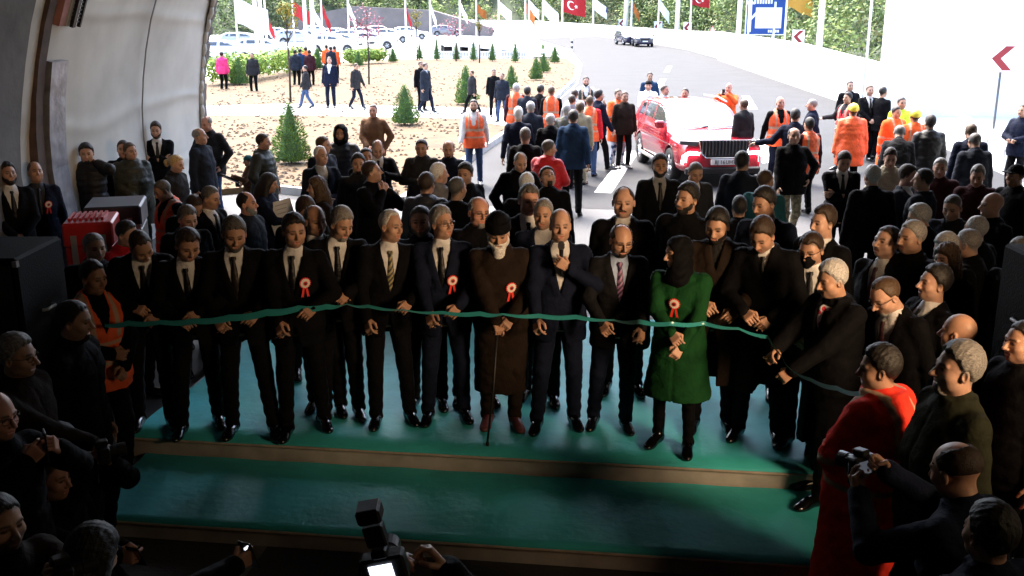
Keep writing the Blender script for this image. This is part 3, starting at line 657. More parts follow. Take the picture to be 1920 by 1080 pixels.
# ---- tunnel lining
def arch(n=20):
    A = []
    for i in range(-4, n+1):
        a = math.pi-(math.pi/2)*i/n
        A.append((-.1+5.7*math.cos(a), 1.6+5.7*math.sin(a)) if i >= 0 else (-5.8+.05*abs(i)*.5, 1.6+i*.4))
    for i in range(0, n+1):
        a = math.pi/2-(math.pi/2)*i/n; A.append((3.5+5.7*math.cos(a), 1.6+5.7*math.sin(a)))
    A += [(9.2-.02, 0.8), (9.15, 0.)]
    A[0] = (-5.7, 0.)
    return A
AR = arch()
def ends(x): return 19.0-(x+5.8)*.165
def ringstrip(y0, y1, off, name, mat, kind, amp=0, z0=None, z1=None, parent=None, thick=0):
    pts = [(x,z) for x,z in AR if (z0 is None or (z >= z0 and x < 0 and z <= z1))]; mb = MB(); c = (1.7, 1.6)
    ys = [y0+(y1-y0)*i/max(1,int((y1-y0)/.5)) for i in range(max(1,int((y1-y0)/.5))+1)] if amp else [y0, y1]
    vs = []; N = len(pts)
    def inn(x, z, o):
        dx = (-.1-x) if x < -.1 else ((3.5-x) if x > 3.5 else 0); dz = 1.6-z if z > 1.6 else 0; l = math.hypot(dx, dz) or 1
        return x+dx/l*o, z+dz/l*o
    for yy in ys:
        for x, z in pts:
            e = amp*(math.sin(yy*1.1+z*.9)+.6*math.sin(z*2.1-yy*.7)); X, Zz = inn(x, z, off+e); vs.append((X, yy if yy != 'e' else 0, Zz))
    fs = [(j*N+i, (j+1)*N+i, (j+1)*N+i+1, j*N+i+1) for j in range(len(ys)-1) for i in range(N-1)]
    mb.add(vs, fs); 
    if thick:
        o2 = [(inn(x, z, off-thick)) for x, z in pts]; b = len(mb.v)
        vv = []
        for yy in (y0, y1):
            for X, Zz in o2: vv.append((X, yy, Zz))
        mb.v += vv; 
        for i in range(N-1):
            mb.f += [(i, i+1, b+i+1, b+i), (N+i+1, N+i, b+N+i, b+N+i+1)]; mb.m += [0, 0]
        mb.f += [(0, b, b+N, N), (N-1, 2*N-1, b+2*N-1, b+N-1)]; mb.m += [0, 0]
    o = mb.build(name, mat, parent, smooth=bool(amp)); return o
m_lin = P('tunnel_lining_membrane', (.47,.465,.43), .6, noise=.16, nscale=1.1, bump=.18, bscale=1.1, spec=.3)
def add_crease(m):
    t = m.node_tree; b = t.nodes['Principled BSDF']; tc = t.nodes.new('ShaderNodeTexCoord'); mp = t.nodes.new('ShaderNodeMapping'); mp.inputs['Scale'].default_value = (.5, .35, 1.0); t.links.new(tc.outputs['Object'], mp.inputs[0])
    wv = t.nodes.new('ShaderNodeTexWave'); wv.bands_direction = 'Z'; wv.inputs['Scale'].default_value = .22; wv.inputs['Distortion'].default_value = 7; wv.inputs['Detail'].default_value = 2; wv.inputs['Detail Scale'].default_value = 1.2; wv.wave_profile = 'SIN'; t.links.new(mp.outputs[0], wv.inputs[0])
    pw = t.nodes.new('ShaderNodeMath'); pw.operation = 'POWER'; pw.inputs[1].default_value = 14; t.links.new(wv.outputs[1], pw.inputs[0])
    bp = t.nodes.new('ShaderNodeBump'); bp.inputs['Strength'].default_value = .5; bp.inputs['Distance'].default_value = .05; t.links.new(pw.outputs[0], bp.inputs['Height'])
    old = b.inputs['Normal'].links[0].from_socket; t.links.new(old, bp.inputs['Normal']); t.links.new(bp.outputs[0], b.inputs['Normal'])
add_crease(m_lin)
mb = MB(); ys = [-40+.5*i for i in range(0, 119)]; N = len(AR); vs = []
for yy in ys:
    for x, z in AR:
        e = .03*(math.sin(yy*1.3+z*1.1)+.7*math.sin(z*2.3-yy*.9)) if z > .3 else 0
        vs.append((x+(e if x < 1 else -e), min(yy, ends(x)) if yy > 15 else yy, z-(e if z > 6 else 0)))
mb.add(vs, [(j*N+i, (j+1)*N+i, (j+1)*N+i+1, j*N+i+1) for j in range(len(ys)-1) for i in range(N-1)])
mb.m = [1 if f_[0]//N < 104 else 0 for f_ in mb.f]; tag(mb.build('tunnel_lining', [m_lin, P('low_bounce_concrete', (.13,.13,.13), .9, noise=.25, nscale=1.5, bump=.5, bscale=8)], smooth=True), kind='structure', label='pale grey lining of the tunnel')  # lining behind the rib is grey, darkened further to cut bounce light
mb = MB(); mb.add([(x,-40,z) for x,z in AR], [tuple(range(N))]); tag(mb.build('unseen_tunnel_cap', P('tunnel_cap_dark', (.05,.05,.05), .9)), kind='structure')  # unseen cap added to shut out sky light; the tunnel itself continues
# portal head wall (outside of the lining, thick shell up the slope)
mb = MB(); out = [(x+(-1.2 if x < -.1 else 1.2 if x > 3.5 else 0)*min(1,(9-z)/5), z*1.16+(.0 if z < 1 else .4)) for x,z in AR]
for i in range(N-1):
    a, b = AR[i], AR[i+1]; c, d = out[i], out[i+1]
    mb.add([(a[0],ends(a[0])+.01,a[1]),(b[0],ends(b[0])+.01,b[1]),(d[0],ends(b[0])+.01,d[1]),(c[0],ends(a[0])+.01,c[1])], [(0,1,2,3)])
    mb.add([(c[0],ends(a[0])+.01,c[1]),(d[0],ends(b[0])+.01,d[1]),(d[0],-40,d[1]+2),(c[0],-40,c[1]+2)], [(0,1,2,3)])
tag(mb.build('portal_shell', m_conc), kind='structure')
# torn edge of the membrane along the portal
mb = MB(); rg = random.Random(5); pe = [(x,z) for x,z in AR if x < -2]
for i in range(len(pe)-1):
    for q in range(3):
        t0, t1 = q/3, (q+1)/3; a = [pe[i][c]+(pe[i+1][c]-pe[i][c])*t0 for c in (0,1)]; b = [pe[i][c]+(pe[i+1][c]-pe[i][c])*t1 for c in (0,1)]
        e = rg.uniform(.0,.05); ya = ends(a[0]); mb.add([(a[0]+.05+e,ya-.02,a[1]),(b[0]+.05+e,ya-.02,b[1]),(b[0]+.05+e,ya+.22,b[1]),(a[0]+.05+e,ya+.22,a[1]),(a[0]-.12,ya-.02,a[1]),(b[0]-.12,ya-.02,b[1]),(b[0]-.12,ya+.22,b[1]),(a[0]-.12,ya+.22,a[1])],
            [(0,1,2,3),(0,4,5,1),(3,2,6,7),(0,3,7,4),(1,5,6,2)], 0)
tag(mb.build('portal_edge_strip', P('weathered_steel_edge', (.10,.09,.085), .8, noise=.5, nscale=9)), 'dark rough steel strip edging the tunnel mouth', 'edge strip')
mb = MB(); 
for i in range(len(pe)-1):
    for q in range(2):
        t0, t1 = q/2, (q+1)/2; a = [pe[i][c]+(pe[i+1][c]-pe[i][c])*t0 for c in (0,1)]; b = [pe[i][c]+(pe[i+1][c]-pe[i][c])*t1 for c in (0,1)]
        e0, e1 = rg.uniform(.0,.05), rg.uniform(.0,.05); ya = ends(a[0])-.06
        mb.tube([(a[0]+.05,ya+.03,a[1]),((a[0]+b[0])/2+.05+e0*.6,ya+.0,(a[1]+b[1])/2),(b[0]+.05,ya+.03,b[1])], [.035,.045,.035], 7)
tag(mb.build('membrane_fold', m_lin, smooth=True), 'loose white membrane fold at the tunnel mouth', 'membrane')
# rib and panels at the left
tag(ringstrip(12.22,12.42,.07,'tunnel_rib',P('brown_rib', (.07,.045,.035), .8, noise=.4, nscale=5),'',0,thick=.1), 'dark brown steel rib arching up the left tunnel wall', 'rib')  # dark brown tone with random mottling
tag(ringstrip(12.47,12.93,.12,'wall_panel',P('silver_foil_panel', (.26,.27,.31), .38, metal=.55, noise=.35, nscale=6, bump=.6, bscale=7),'',0,z0=0,z1=2.95,thick=.14), 'silvery metal panel standing against the left tunnel wall', 'panel')
tag(ringstrip(12.47,12.62,.13,'painted_strip',P('red_oxide_strip', (.32,.15,.13), .7, noise=.2),'',0,z0=2.95,z1=6.8,thick=.1), 'faded red strip above the silvery wall panel', 'strip')
ct = empty('cable_tray', (-5.5,12.8,3.2)); tag(ct, 'black perforated cable tray climbing the left tunnel wall', 'cable tray')
for nm, y0, y1, mt, of in (('backing',12.64,12.74,P('pale_backing', (.36,.37,.36), .6),.14),('rail',12.76,12.80,m_black,.19),('rail',12.92,12.96,m_black,.19),('rail',12.69,12.73,m_black,.2)):
    o = ringstrip(y0,y1,of,nm,mt,'',0,z0=2.95,z1=6.8,parent=ct,thick=.04); o.location = -Vector((-5.5,12.8,3.2))
mb = MB(); az = [(x,z) for x,z in AR if 2.95 <= z <= 6.8 and x < 0]
for i in range(len(az)-1):
    for q in range(9):
        t = q/9; x = az[i][0]+(az[i+1][0]-az[i][0])*t; z = az[i][1]+(az[i+1][1]-az[i][1])*t
        mb.box((x+.10,12.80,z),(x+.19,12.92,z+.022)); mb.box((x+.08,12.73,z+.01),(x+.17,12.76,z+.03))
o = mb.build('rung', m_black, ct); o['kind'] = 'stuff'; o.location = -Vector((-5.5,12.8,3.2))
mb = MB(); mb.tube([(x+.03,15.95+.02*math.sin(z*3),z) for x,z in AR if x < -.3], .012, 6)
tag(mb.build('lining_seam', P('seam_grey', (.22,.22,.22), .8), smooth=True), 'thin dark weld seam running up the pale lining', 'seam')
# ---- tunnel work lamp: the warm lamp that lights the ceremony from the right
def work_lamp(loc, target, watts, size, label, spread=60):
    r = empty('work_lamp', loc); tag(r, label, 'lamp', None)
    q = (Vector(target)-Vector(loc)).to_track_quat('-Z', 'Y').to_matrix().to_4x4()
    mb = MB(); mb.box((-.24,-.16,.0),(.24,.16,.10), 0, None, .02); 
    for i in range(9): mb.box((-.2+.05*i,-.14,.10),(-.185+.05*i,.14,.14))
    o = mb.build('housing', m_black, r); o.matrix_local = q
    mb = MB(); mb.box((-.21,-.13,-.012),(.21,.13,-.002)); o = mb.build('lens', P('lamp_glass', (.9,.8,.6), .3, emit=(1,.72,.42), es=8), r); o.matrix_local = q
    mb = MB(); mb.tube([(.05,-.12,-.05),(.10,-.16,-.3),(.10,-.16,-3.08)], .02, 6); mb.build('stand', m_black, r)
    l = bpy.data.lights.new('work_lamp_light', 'SPOT'); l.energy = watts; l.color = (1,.66,.38); l.spot_size = R(spread); l.spot_blend = .9; l.shadow_soft_size = size
    lo = bpy.data.objects.new('work_lamp_light', l); COL.objects.link(lo); lo.parent = r; lo.matrix_local = q @ Matrix.Translation((0,0,-.03))
LAMP1 = work_lamp((4.5,2.3,3.1), (1.5,7.3,2.15), LAMPW, .8, 'warm work lamp on a tall stand at the right of the crowd', 54)
# ---- stage
st = empty('stage', (0,8.5,0)); tag(st, 'low stage with one step covered in teal carpet', 'stage'); RZ = R(-7.3)
def rq(x, y, c=(-.2,7.0)): x -= c[0]; y -= c[1]; return (c[0]+x*math.cos(RZ)-y*math.sin(RZ), c[1]+x*math.sin(RZ)+y*math.cos(RZ)-8.5)
m_carp = P('teal_carpet', (.05,.52,.55), .60, noise=.26, nscale=1.7, bump=.35, bscale=14, spec=.4)
m_ris = P('chipboard_edge', (.42,.38,.34), .7, noise=.25, nscale=4)
for nm, x0, x1, y0, y1, z1 in (('deck',-3.0,2.9,7.0,10.6,.30),('step',-2.9,2.75,5.98,6.985,.15)):
    mb = MB(); c4 = [rq(x0,y0),rq(x1,y0),rq(x1,y1),rq(x0,y1)]
    mb.prism(c4, .002, z1-.012); mb.build(nm, m_ris, st)
    # gently uneven carpet laid on top, folded over the edge
    nx, ny = 60, 30; vs = []
    for j in range(ny+1):
        for i in range(nx+1):
            x = x0+(x1-x0)*i/nx; y = y0+(y1-y0)*j/ny
            zz = z1+.0035*math.sin(x*2.1+y)*math.sin(y*3.3+x*.7)+.003*math.sin(x*9+y*4)*math.sin(y*2)
            if j == 0: y -= .016+.003*math.sin(x*5); zz = z1-.022+.004*math.sin(x*3)
            if j == 1: y = y0-.014
            q = rq(x+(.03*math.sin(y*4) if i in (0,nx) else 0), y); vs.append((q[0], q[1], zz))
    mb = MB(); mb.add(vs, [(j*(nx+1)+i, j*(nx+1)+i+1, (j+1)*(nx+1)+i+1, (j+1)*(nx+1)+i) for j in range(ny) for i in range(nx)]); mb.build('carpet', m_carp, st, smooth=True)
    mb = MB(); q0 = rq(x0,y0-.016); q1 = rq(x1,y0-.016); nrm = Vector((q1[1]-q0[1], q0[0]-q1[0],0)).normalized()*.012
    mb.tube([(q0[0],q0[1],z1-.030),((q0[0]+q1[0])/2,(q0[1]+q1[1])/2,z1-.030),(q1[0],q1[1],z1-.030)], .011, 8); mb.build('edge_trim', P('pale_trim', (.42,.34,.28), .45, noise=.2), st)
tag(sheet('floor_stripe', [GZ(395,1110),GZ(440,1110),GZ(520,1000),GZ(490,1000)], .004, P('worn_floor_paint', (.16,.15,.13), .8, noise=.3)), kind='structure')
# ---- boxes and loudspeakers
def speaker(px0, px1, pyt, Y, label, dep=.7, n=2):
    a = at_y(px0, pyt, Y); b = at_y(px1, pyt, Y); x0, x1, zt = a.x, b.x, a.z; r = empty('loudspeaker', ((x0+x1)/2, Y+dep/2, 0)); tag(r, label, 'loudspeaker'); hw = (x1-x0)/2; hgt = zt/n
    for q in range(n):
        mb = MB(); mb.box((-hw,-dep/2,hgt*q+.005),(hw,dep/2,hgt*(q+1)-.012), 0, None, .02); mb.build('cabinet', P('speaker_paint', (.003,.003,.004), .8, bump=.3, bscale=80, spec=.15), r)
        mb = MB(); mb.box((-hw+.04,-dep/2-.014,hgt*q+.05),(hw-.04,-dep/2-.002,hgt*(q+1)-.06)); mb.build('grille', P('speaker_grille', (.008,.008,.009), .6, metal=.0, bump=1, bscale=150), r)
        for s in (-1,1):
            mb = MB(); mb.tube([(s*(hw+.002),-.08,hgt*(q+.55)),(s*(hw+.03),-.06,hgt*(q+.55)),(s*(hw+.03),.06,hgt*(q+.55)),(s*(hw+.002),.08,hgt*(q+.55))], .012, 6); mb.build('handle', m_steel, r)
        for s in (-1,1):
            for zz in (hgt*q+.03, hgt*(q+1)-.05): mb = MB(); mb.box((s*hw-.025,-dep/2-.006,zz-.02),(s*hw+.006,-dep/2+.03,zz+.02)); mb.build('corner', m_steel, r)
speaker(-230, 28, 482, 6.4, 'big black loudspeaker stack at the left edge of the crowd')
speaker(1985, 2200, 500, 5.9, 'big black loudspeaker stack at the right edge of the crowd')
def casebox(name, px0, px1, pyt, Y, z0, dep, mats, label, cat):
    a = at_y(px0, pyt, Y); b = at_y(px1, pyt, Y); r = empty(name, ((a.x+b.x)/2, Y+dep/2, z0), R(14)); tag(r, label, cat); hw = (b.x-a.x)/2; H_ = a.z-z0
    mb = MB(); mb.box((-hw,-dep/2,0),(hw,dep/2,H_*.8), 0, None, .02); mb.build('body', mats[0], r)
    mb = MB(); mb.box((-hw-.012,-dep/2-.012,H_*.8+.004),(hw+.012,dep/2+.012,H_), 0, None, .02); mb.build('lid', mats[1], r)
    for s in (-1,1): mb = MB(); mb.box((s*hw*.6-.03,-dep/2-.02,H_*.62),(s*hw*.6+.03,-dep/2-.002,H_*.9)); mb.build('latch', m_steel, r)
    mb = MB(); mb.tube([(-.1,-dep/2-.0,H_*.45),(-.1,-dep/2-.04,H_*.45),(.1,-dep/2-.04,H_*.45),(.1,-dep/2,H_*.45)], .012, 6); mb.build('handle', m_black, r); return r, hw, H_
m_redp = P('red_plastic', (.40,.015,.015), .4, noise=.1)
r, hw, Hh = casebox('equipment_case', 106, 192, 418, 10.6, 0.0, .6, [m_redp, m_redp], 'red plastic equipment case beside the silvery wall panel', 'case')
mb = MB(); 
for i in range(7): mb.box((-hw+.04+i*(2*hw-.1)/7,-.2,Hh+.003),(-hw+.04+i*(2*hw-.1)/7+.03,.2,Hh+.035))
mb.build('rib', m_redp, r)
mb = MB(); mb.box((-.09,-.318,Hh*.20),(.09,-.312,Hh*.40)); mb.box((-.05,-.324,Hh*.25),(.05,-.3185,Hh*.35), 1); mb.build('badge', [P('badge_red', (.8,.15,.12), .5), m_redp], r)
r, hw, Hh = casebox('flight_case', 145, 244, 388, 11.35, .0, .7, [m_black, P('dark_case_top', (.035,.032,.05), .45)], 'black flight case with white slatted side behind the red case', 'case')
for i in range(4): mb = MB(); mb.box((-hw*.1,-.37,Hh*(.78-.11*i)),(hw,-.352,Hh*(.84-.11*i))); mb.build('slat', m_white, r)
# ---- right side: barrier wall, portal wing wall, guard rail
def wallpath(name, pts, h, th, mat, label, cat):
    mb = MB(); pts = [Vector((*p,0)) for p in pts]; ns = []
    for i in range(len(pts)):
        t = (pts[min(i+1,len(pts)-1)]-pts[max(i-1,0)]).normalized(); ns.append(Vector((t.y,-t.x,0))*th/2)
    vs = []
    for p, n, hh in zip(pts, ns, h if isinstance(h, list) else [h]*len(pts)): vs += [p-n,p+n,p+n+Vector((0,0,hh)),p-n+Vector((0,0,hh))]
    fs = []
    for i in range(len(pts)-1):
        for q in range(4): fs.append((i*4+q, i*4+(q+1)%4, (i+1)*4+(q+1)%4, (i+1)*4+q))
    fs += [(3,2,1,0), tuple(4*(len(pts)-1)+q for q in range(4))]; mb.add(vs, fs); return tag(mb.build(name, mat), label, cat)
WQ = [(1634,210,113),(1570,187,103),(1500,162,92),(1430,137,79),(1345,108,67),(1290,93,61),(1200,78,56),(1090,64,50)]
wp = [GZ(a, b) for a, b, c in WQ]+[(4,186),(-18,200),(-27,180),(-42,146),(-75,126)]
wallpath('barrier_wall', wp, [1.75,1.85,2.0,2.0,1.95,1.7,1.6,1.6,1.8,2.0,2.0], .3, m_wall, 'long white concrete barrier wall following the outer side of the road', 'wall')
wallpath('portal_wing_wall', [(GZ(1641,214)[0],GZ(1641,214)[1]-.2),(30,33.5),(60,32)], 9., .5, m_wall, 'tall white concrete wing wall at the right of the road', 'wall')
gr = empty('guard_rail', (12.5,28,0)); tag(gr, 'grey steel guard rail along the right verge', 'guard rail')
ga, gb = Vector((*GZ(1960,372,0),0)), Vector((*GZ(1792,262,0),0)); dd = (gb-ga); L = dd.length; t = dd.normalized(); org = Vector((12.5,28,0))
mb = MB()
for zc_ in (.62,): 
    nn = Vector((-t.y,t.x,0)); prof = [(0,.0),(.04,.05),(.04,.10),(0,.15),(.04,.20),(.04,.26),(0,.31)]; vs = []
    for p in (ga-org, gb-org):
        for o_, z_ in prof: vs.append(p+nn*o_+Vector((0,0,zc_-.15+z_)))
    mb.add(vs, [(i,i+1,len(prof)+i+1,len(prof)+i) for i in range(len(prof)-1)])
mb.build('beam', m_steel, gr)
for i in range(6): mb = MB(); p = ga-org+dd*(i/5)+Vector((-t.y,t.x,0))*-.06; mb.box((p.x-.04,p.y-.05,0),(p.x+.04,p.y+.05,.74)); mb.build('post', m_steel, gr)
# ---- signs
def chevron(px, pyt, pyb, pxb, Y, size, label, white=True, back=True):
    c = at_y(px, (pyt+pyb)/2, Y); hz = abs(at_y(px, pyt, Y).z-at_y(px, pyb, Y).z)/2; r = empty('chevron_sign', (c.x, Y, 0)); tag(r, label, 'road sign'); w_ = hz*size
    if back: mb = MB(); mb.box((-w_,-.015,c.z-hz),(w_,.0,c.z+hz), 0, None, .006); mb.build('plate', m_white, r)
    mb = MB(); a = .42*w_
    poly = [(w_*.85,hz*.9),(w_*.15,hz*.9),(-w_*.85,0),(w_*.05,-hz*.9),(w_*.75,-hz*.9),(-w_*.15,0)]
    M = Matrix.Translation((0,-.017,c.z)) @ Matrix.Rotation(R(90),4,'X'); mb.prism(poly, 0, .003, 0, M); mb.build('chevron', P('sign_red', (.20,.004,.010), .6), r)
    mb = MB(); mb.tube([(0,.03,0),(0,.03,c.z)], .035, 8); mb.build('post', P('sign_post_grey', (.06,.06,.065), .6), r)
chevron(1880, 84, 135, 1862, 30.0, 1.0, 'large red chevron sign on a steel pole by the guard rail')
chevron(1497, 56, 81, 1497, 53, .95, 'small white sign with a red chevron right of the blue direction sign')
chevron(1289, 42, 62, 1289, 103, .8, 'small chevron sign on the far barrier, nearest the triangular sign'); chevron(1234, 40, 60, 1234, 125, .8, 'distant chevron sign left of the white parked van, second of the far row')
chevron(1166, 36, 52, 1166, 150, .8, 'most distant chevron sign on the far bend of the road')
def lampish_post(r, x, z0, z1, rad=.05, y=.05): mb = MB(); mb.tube([(x,y,z0),(x,y,z1)], rad, 8); mb.build('post', m_white, r)
Yb = 65.; a = at_y(1396, 66, Yb); b = at_y(1471, 66, Yb); r = empty('direction_sign', ((a.x+b.x)/2, Yb, 0)); tag(r, 'large blue road direction sign with a white panel', 'road sign'); hw = (b.x-a.x)/2; zt = a.z+3.1
m_blue = P('sign_blue', (.001,.045,.24), .5)
mb = MB(); mb.box((-hw,0,a.z),(hw,.04,zt), 0, None, .01); mb.build('board', m_white, r)
mb = MB(); mb.box((-hw+.06,-.006,a.z+.06),(hw-.06,-.001,zt-.06)); mb.build('face', m_blue, r)
zy = lambda py: at_y(1430, py, Yb).z; xx = lambda px: at_y(px, 40, Yb).x-(a.x+b.x)/2
mb = MB(); mb.box((xx(1416),-.012,zy(53)),(xx(1465),-.008,zy(14))); mb.build('panel', m_white, r)
mb = MB(); M = Matrix.Translation((0,-.010,0)) @ Matrix.Rotation(R(90),4,'X')
ax_ = xx(1405); mb.prism([(ax_-.12,zy(60)),(ax_+.12,zy(60)),(ax_+.12,zy(8)),(ax_+.30,zy(8)),(ax_,zy(-4)),(ax_-.30,zy(8)),(ax_-.12,zy(8))], 0, .003, 0, M)
mb.prism([(ax_+.1,zy(38)),(ax_+.1,zy(32)),(ax_+.42,zy(20)),(ax_+.50,zy(25))], .0035, .006, 0, M); mb.build('arrow', m_white, r)
mb = MB()
for i in range(5): mb = MB(); mb.box((xx(1441)+i*.145,-.012,zy(61)),(xx(1441)+i*.145+.10,-.008,zy(56))); mb.build('digit', m_white, r)
for i in range(7): mb = MB(); mb.box((xx(1412)+i*.17,-.012,zy(7)),(xx(1412)+i*.17+.11,-.008,zy(-1))); mb.build('letter', m_white, r)
for px in (1404, 1452): lampish_post(r, xx(px), 0, a.z+2, .09)
r = empty('warning_sign', tuple(at_y(1336,60,88).xy)+(0,)); tag(r, 'small white triangular warning sign on the far barrier', 'road sign'); c = at_y(1336, 58, 88)
mb = MB(); M = Matrix.Translation((0,0,c.z)) @ Matrix.Rotation(R(90),4,'X'); mb.prism([(-.42,-.36),(.42,-.36),(0,.42)], 0, .03, 0, M); mb.prism([(-.28,-.28),(.28,-.28),(0,.26)], .031, .034, 1, M); mb.build('plate', [P('sign_border', (.7,.25,.22), .5), m_white], r); lampish_post(r, 0, 0, c.z, .05)
def bent_post(px, pyt, pyb, label):
    b0 = at_z(px, pyb, 0.); r = empty('delineator_post', b0); tag(r, label, 'bollard'); h_ = at_y(px, pyt, b0.y).z
    for q in range(5): mb = MB(); mb.tube([(0,0,h_*q/5+.001),(0,0,h_*(q+1)/5)], .11, 10); mb.build('band', P('black_band', (.02,.02,.02), .5) if q % 2 else m_white, r)
bent_post(1072, 72, 96, 'black and white striped marker post at the tip of the planted island'); bent_post(1353, 64, 88, 'black and white striped marker post beside the barrier wall')
# ---- flags
def flag(px, pyt, Y, kind, wdt, label, droop=.5, side=1, polecol=None, ztop=8.5):
    b0 = at_y(px, pyt, Y); r = empty('flag_pole', (b0.x, Y, 0)); tag(r, label, 'flag pole', 'flag poles around the junction')
    pr = max(.05, Y*.0009); mb = MB(); mb.tube([(0,0,0),(0,0,ztop)], [pr,pr*.7], 8); mb.build('pole', m_white, r)
    hgt = wdt*.67; z0 = b0.z
    def pos(u, v, o=0):   # u along fly, v down the hoist
        return (side*(.06+wdt*u*(1-.25*droop)), .10*math.sin(u*7+v)*wdt*.5+o, z0-v*hgt-droop*u*wdt*.62+.04*math.sin(u*9))
    n = 12; vs = [pos(i/n, j/8) for j in range(9) for i in range(n+1)]; mb = MB()
    mb.add(vs, [(j*(n+1)+i, j*(n+1)+i+1, (j+1)*(n+1)+i+1, (j+1)*(n+1)+i) for j in range(8) for i in range(n)])
    cols = {'tr':(.30,.003,.008),'white':(.75,.75,.75),'orange':(.40,.12,.02),'bluewhite':(.70,.72,.75),'red':(.30,.006,.01),'yellow':(.42,.22,.03)}
    f = mb.build('flag', P('flag_cloth_'+kind, cols[kind], .8), r, True)
    def emb(fn, nm, mt):
        mb = MB()
        for o in (-.02,.02):
            pts = fn(); mb.add([pos(u, v, o) for u, v in pts[0]], [tuple(x) for x in pts[1]])
        e = mb.build(nm, mt, f)
    if kind == 'tr':
        def cres():
            P_ = []; F = []; N_ = 24
            for i in range(N_+1):
                a = R(38)+R(284)*i/N_; P_.append((.36+.167*math.cos(a)*1.0, .5+.25*math.sin(a))); 
                a2 = R(55)+R(250)*i/N_; P_.append((.398+.134*math.cos(a2), .5+.20*math.sin(a2)))
            for i in range(N_): F.append((2*i,2*i+1,2*i+3,2*i+2))
            return P_, F
        def star():
            P_ = [(.58,.5)]; 
            for i in range(10):
                a = math.pi+i*math.pi/5; rr_ = .125 if i % 2 == 0 else .048; P_.append((.58+rr_*.667*math.cos(a), .5+rr_*math.sin(a)))
            return P_, [(0,i+1,(i+1)%10+1) for i in range(10)]
        emb(cres, 'crescent', m_white); emb(star, 'star', m_white)
    if kind == 'bluewhite': emb(lambda: ([(.55,0),(1,0),(1,.5)], [(0,1,2)]), 'corner_patch', P('flag_navy', (.02,.03,.15), .8))
FL = [(1055,-10,62,'tr',1.6,.35,'flag pole with the big red crescent flag left of the road'),(1297,-16,70,'tr',1.4,.3,'flag pole with the second crescent flag, above the parked cars'),
 (935,2,75,'white',1.3,1.0,'flag pole with a limp white flag left of the crescent flag'),(985,4,78,'orange',1.2,1.5,'flag pole with a drooping orange flag beside two pale flags'),(992,0,76,'white',1.1,1.2,'flag pole with a pale flag just right of the orange one'),(1018,-2,72,'white',1.6,1.1,'flag pole with a long pale flag right before the crescent flag'),
 (1113,-4,85,'bluewhite',1.5,.9,'flag pole with a white and navy flag over the trees'),(1185,2,85,'orange',1.1,1.6,'flag pole with a narrow orange flag over the trees'),(1236,-2,85,'white',1.4,1.4,'flag pole with a long white flag over the trees'),
 (1478,-26,56,'yellow',1.7,.6,'flag pole with a yellow orange flag right of the blue sign'),(893,8,75,'orange',.95,1.0,'flag pole with a small orange flag over the hillside'),(862,4,95,'white',1.2,1.8,'flag pole with a hanging white flag before the grey wall'),
 (760,12,95,'red',1.2,2.2,'flag pole with a furled red flag before the grey wall'),(806,6,95,'white',1.2,2.2,'flag pole with a furled white flag left of the grey wall'),(602,8,75,'red',1.2,2.0,'flag pole with a hanging red flag left of the blossom tree'),(548,4,80,'red',1.6,.8,'flag pole with a red flag behind the yellow tree'),(497,24,90,'red',1.4,2.0,'flag pole with a red flag near the tunnel mouth'),
 (440,-2,60,'white',2.2,.5,'flag pole with a big white flag near the tunnel mouth'),(582,6,85,'white',1.3,1.8,'flag pole with a hanging white flag behind the park'),(652,4,100,'white',1.5,2.0,'flag pole with a limp white flag in the middle of the car park')]
def bY(px): return float(np.interp(px, [a for a, b, c in WQ][::-1], [GZ(a, b)[1] for a, b, c in WQ][::-1]))+3
for px, py, Y, kd, wd, dr, lb in FL:
    Yn = bY(px) if px > 1080 else (175 if px > 920 else Y); flag(px, py, Yn, kd, wd*(Yn/Y)*.92, lb, dr, 1, None, max(8.5, at_y(px, -40, Yn).z))
for px, Y, lb in ((478,70,'bare white flag pole near the tunnel mouth, left of a pair'),(488,70,'bare white flag pole near the tunnel mouth, right of a pair'),(571,72,'bare white flag pole behind the yellow tree'),(586,74,'thick bare white pole beside the hanging white flag')):
    b0 = at_y(px, 20, Y); o = MB(); o.tube([(0,0,0),(0,0,9)], .13, 8); o_ = o.build('mast', m_white, None, True); o_.location = (b0.x, Y, 0); tag(o_, lb, 'mast')
for px, Y, rd, lb in ((1541,bY(1541),.16,'thick white lamp post rising by the barrier, right of the blue sign'),(1387,bY(1387),.20,'white lamp post directly left of the blue sign'),(1271,bY(1271),.26,'white lamp post behind the far barrier'),(1174,bY(1174),.36,'white lamp post beyond the two parked cars'),(1633,GZ(1641,214)[1]-.7,.05,'thin pale pole at the corner of the wing wall')):
    b0 = at_y(px, 20, Y); r = empty('lamp_post', (b0.x, Y, 0)); tag(r, lb, 'lamp post'); mb = MB(); mb.tube([(0,0,0),(0,0,9.5)], [rd,rd*.6], 10); mb.build('pole', m_white, r, True)
    mb = MB(); mb.tube([(0,0,9.5),(-.6,0,9.9),(-1.4,0,10)], rd*.5, 8); mb.build('arm', m_white, r, True); mb = MB(); mb.box((-1.9,-.12,9.93),(-1.3,.12,10.05), 0, None, .03); mb.build('lamp_head', m_steel, r)
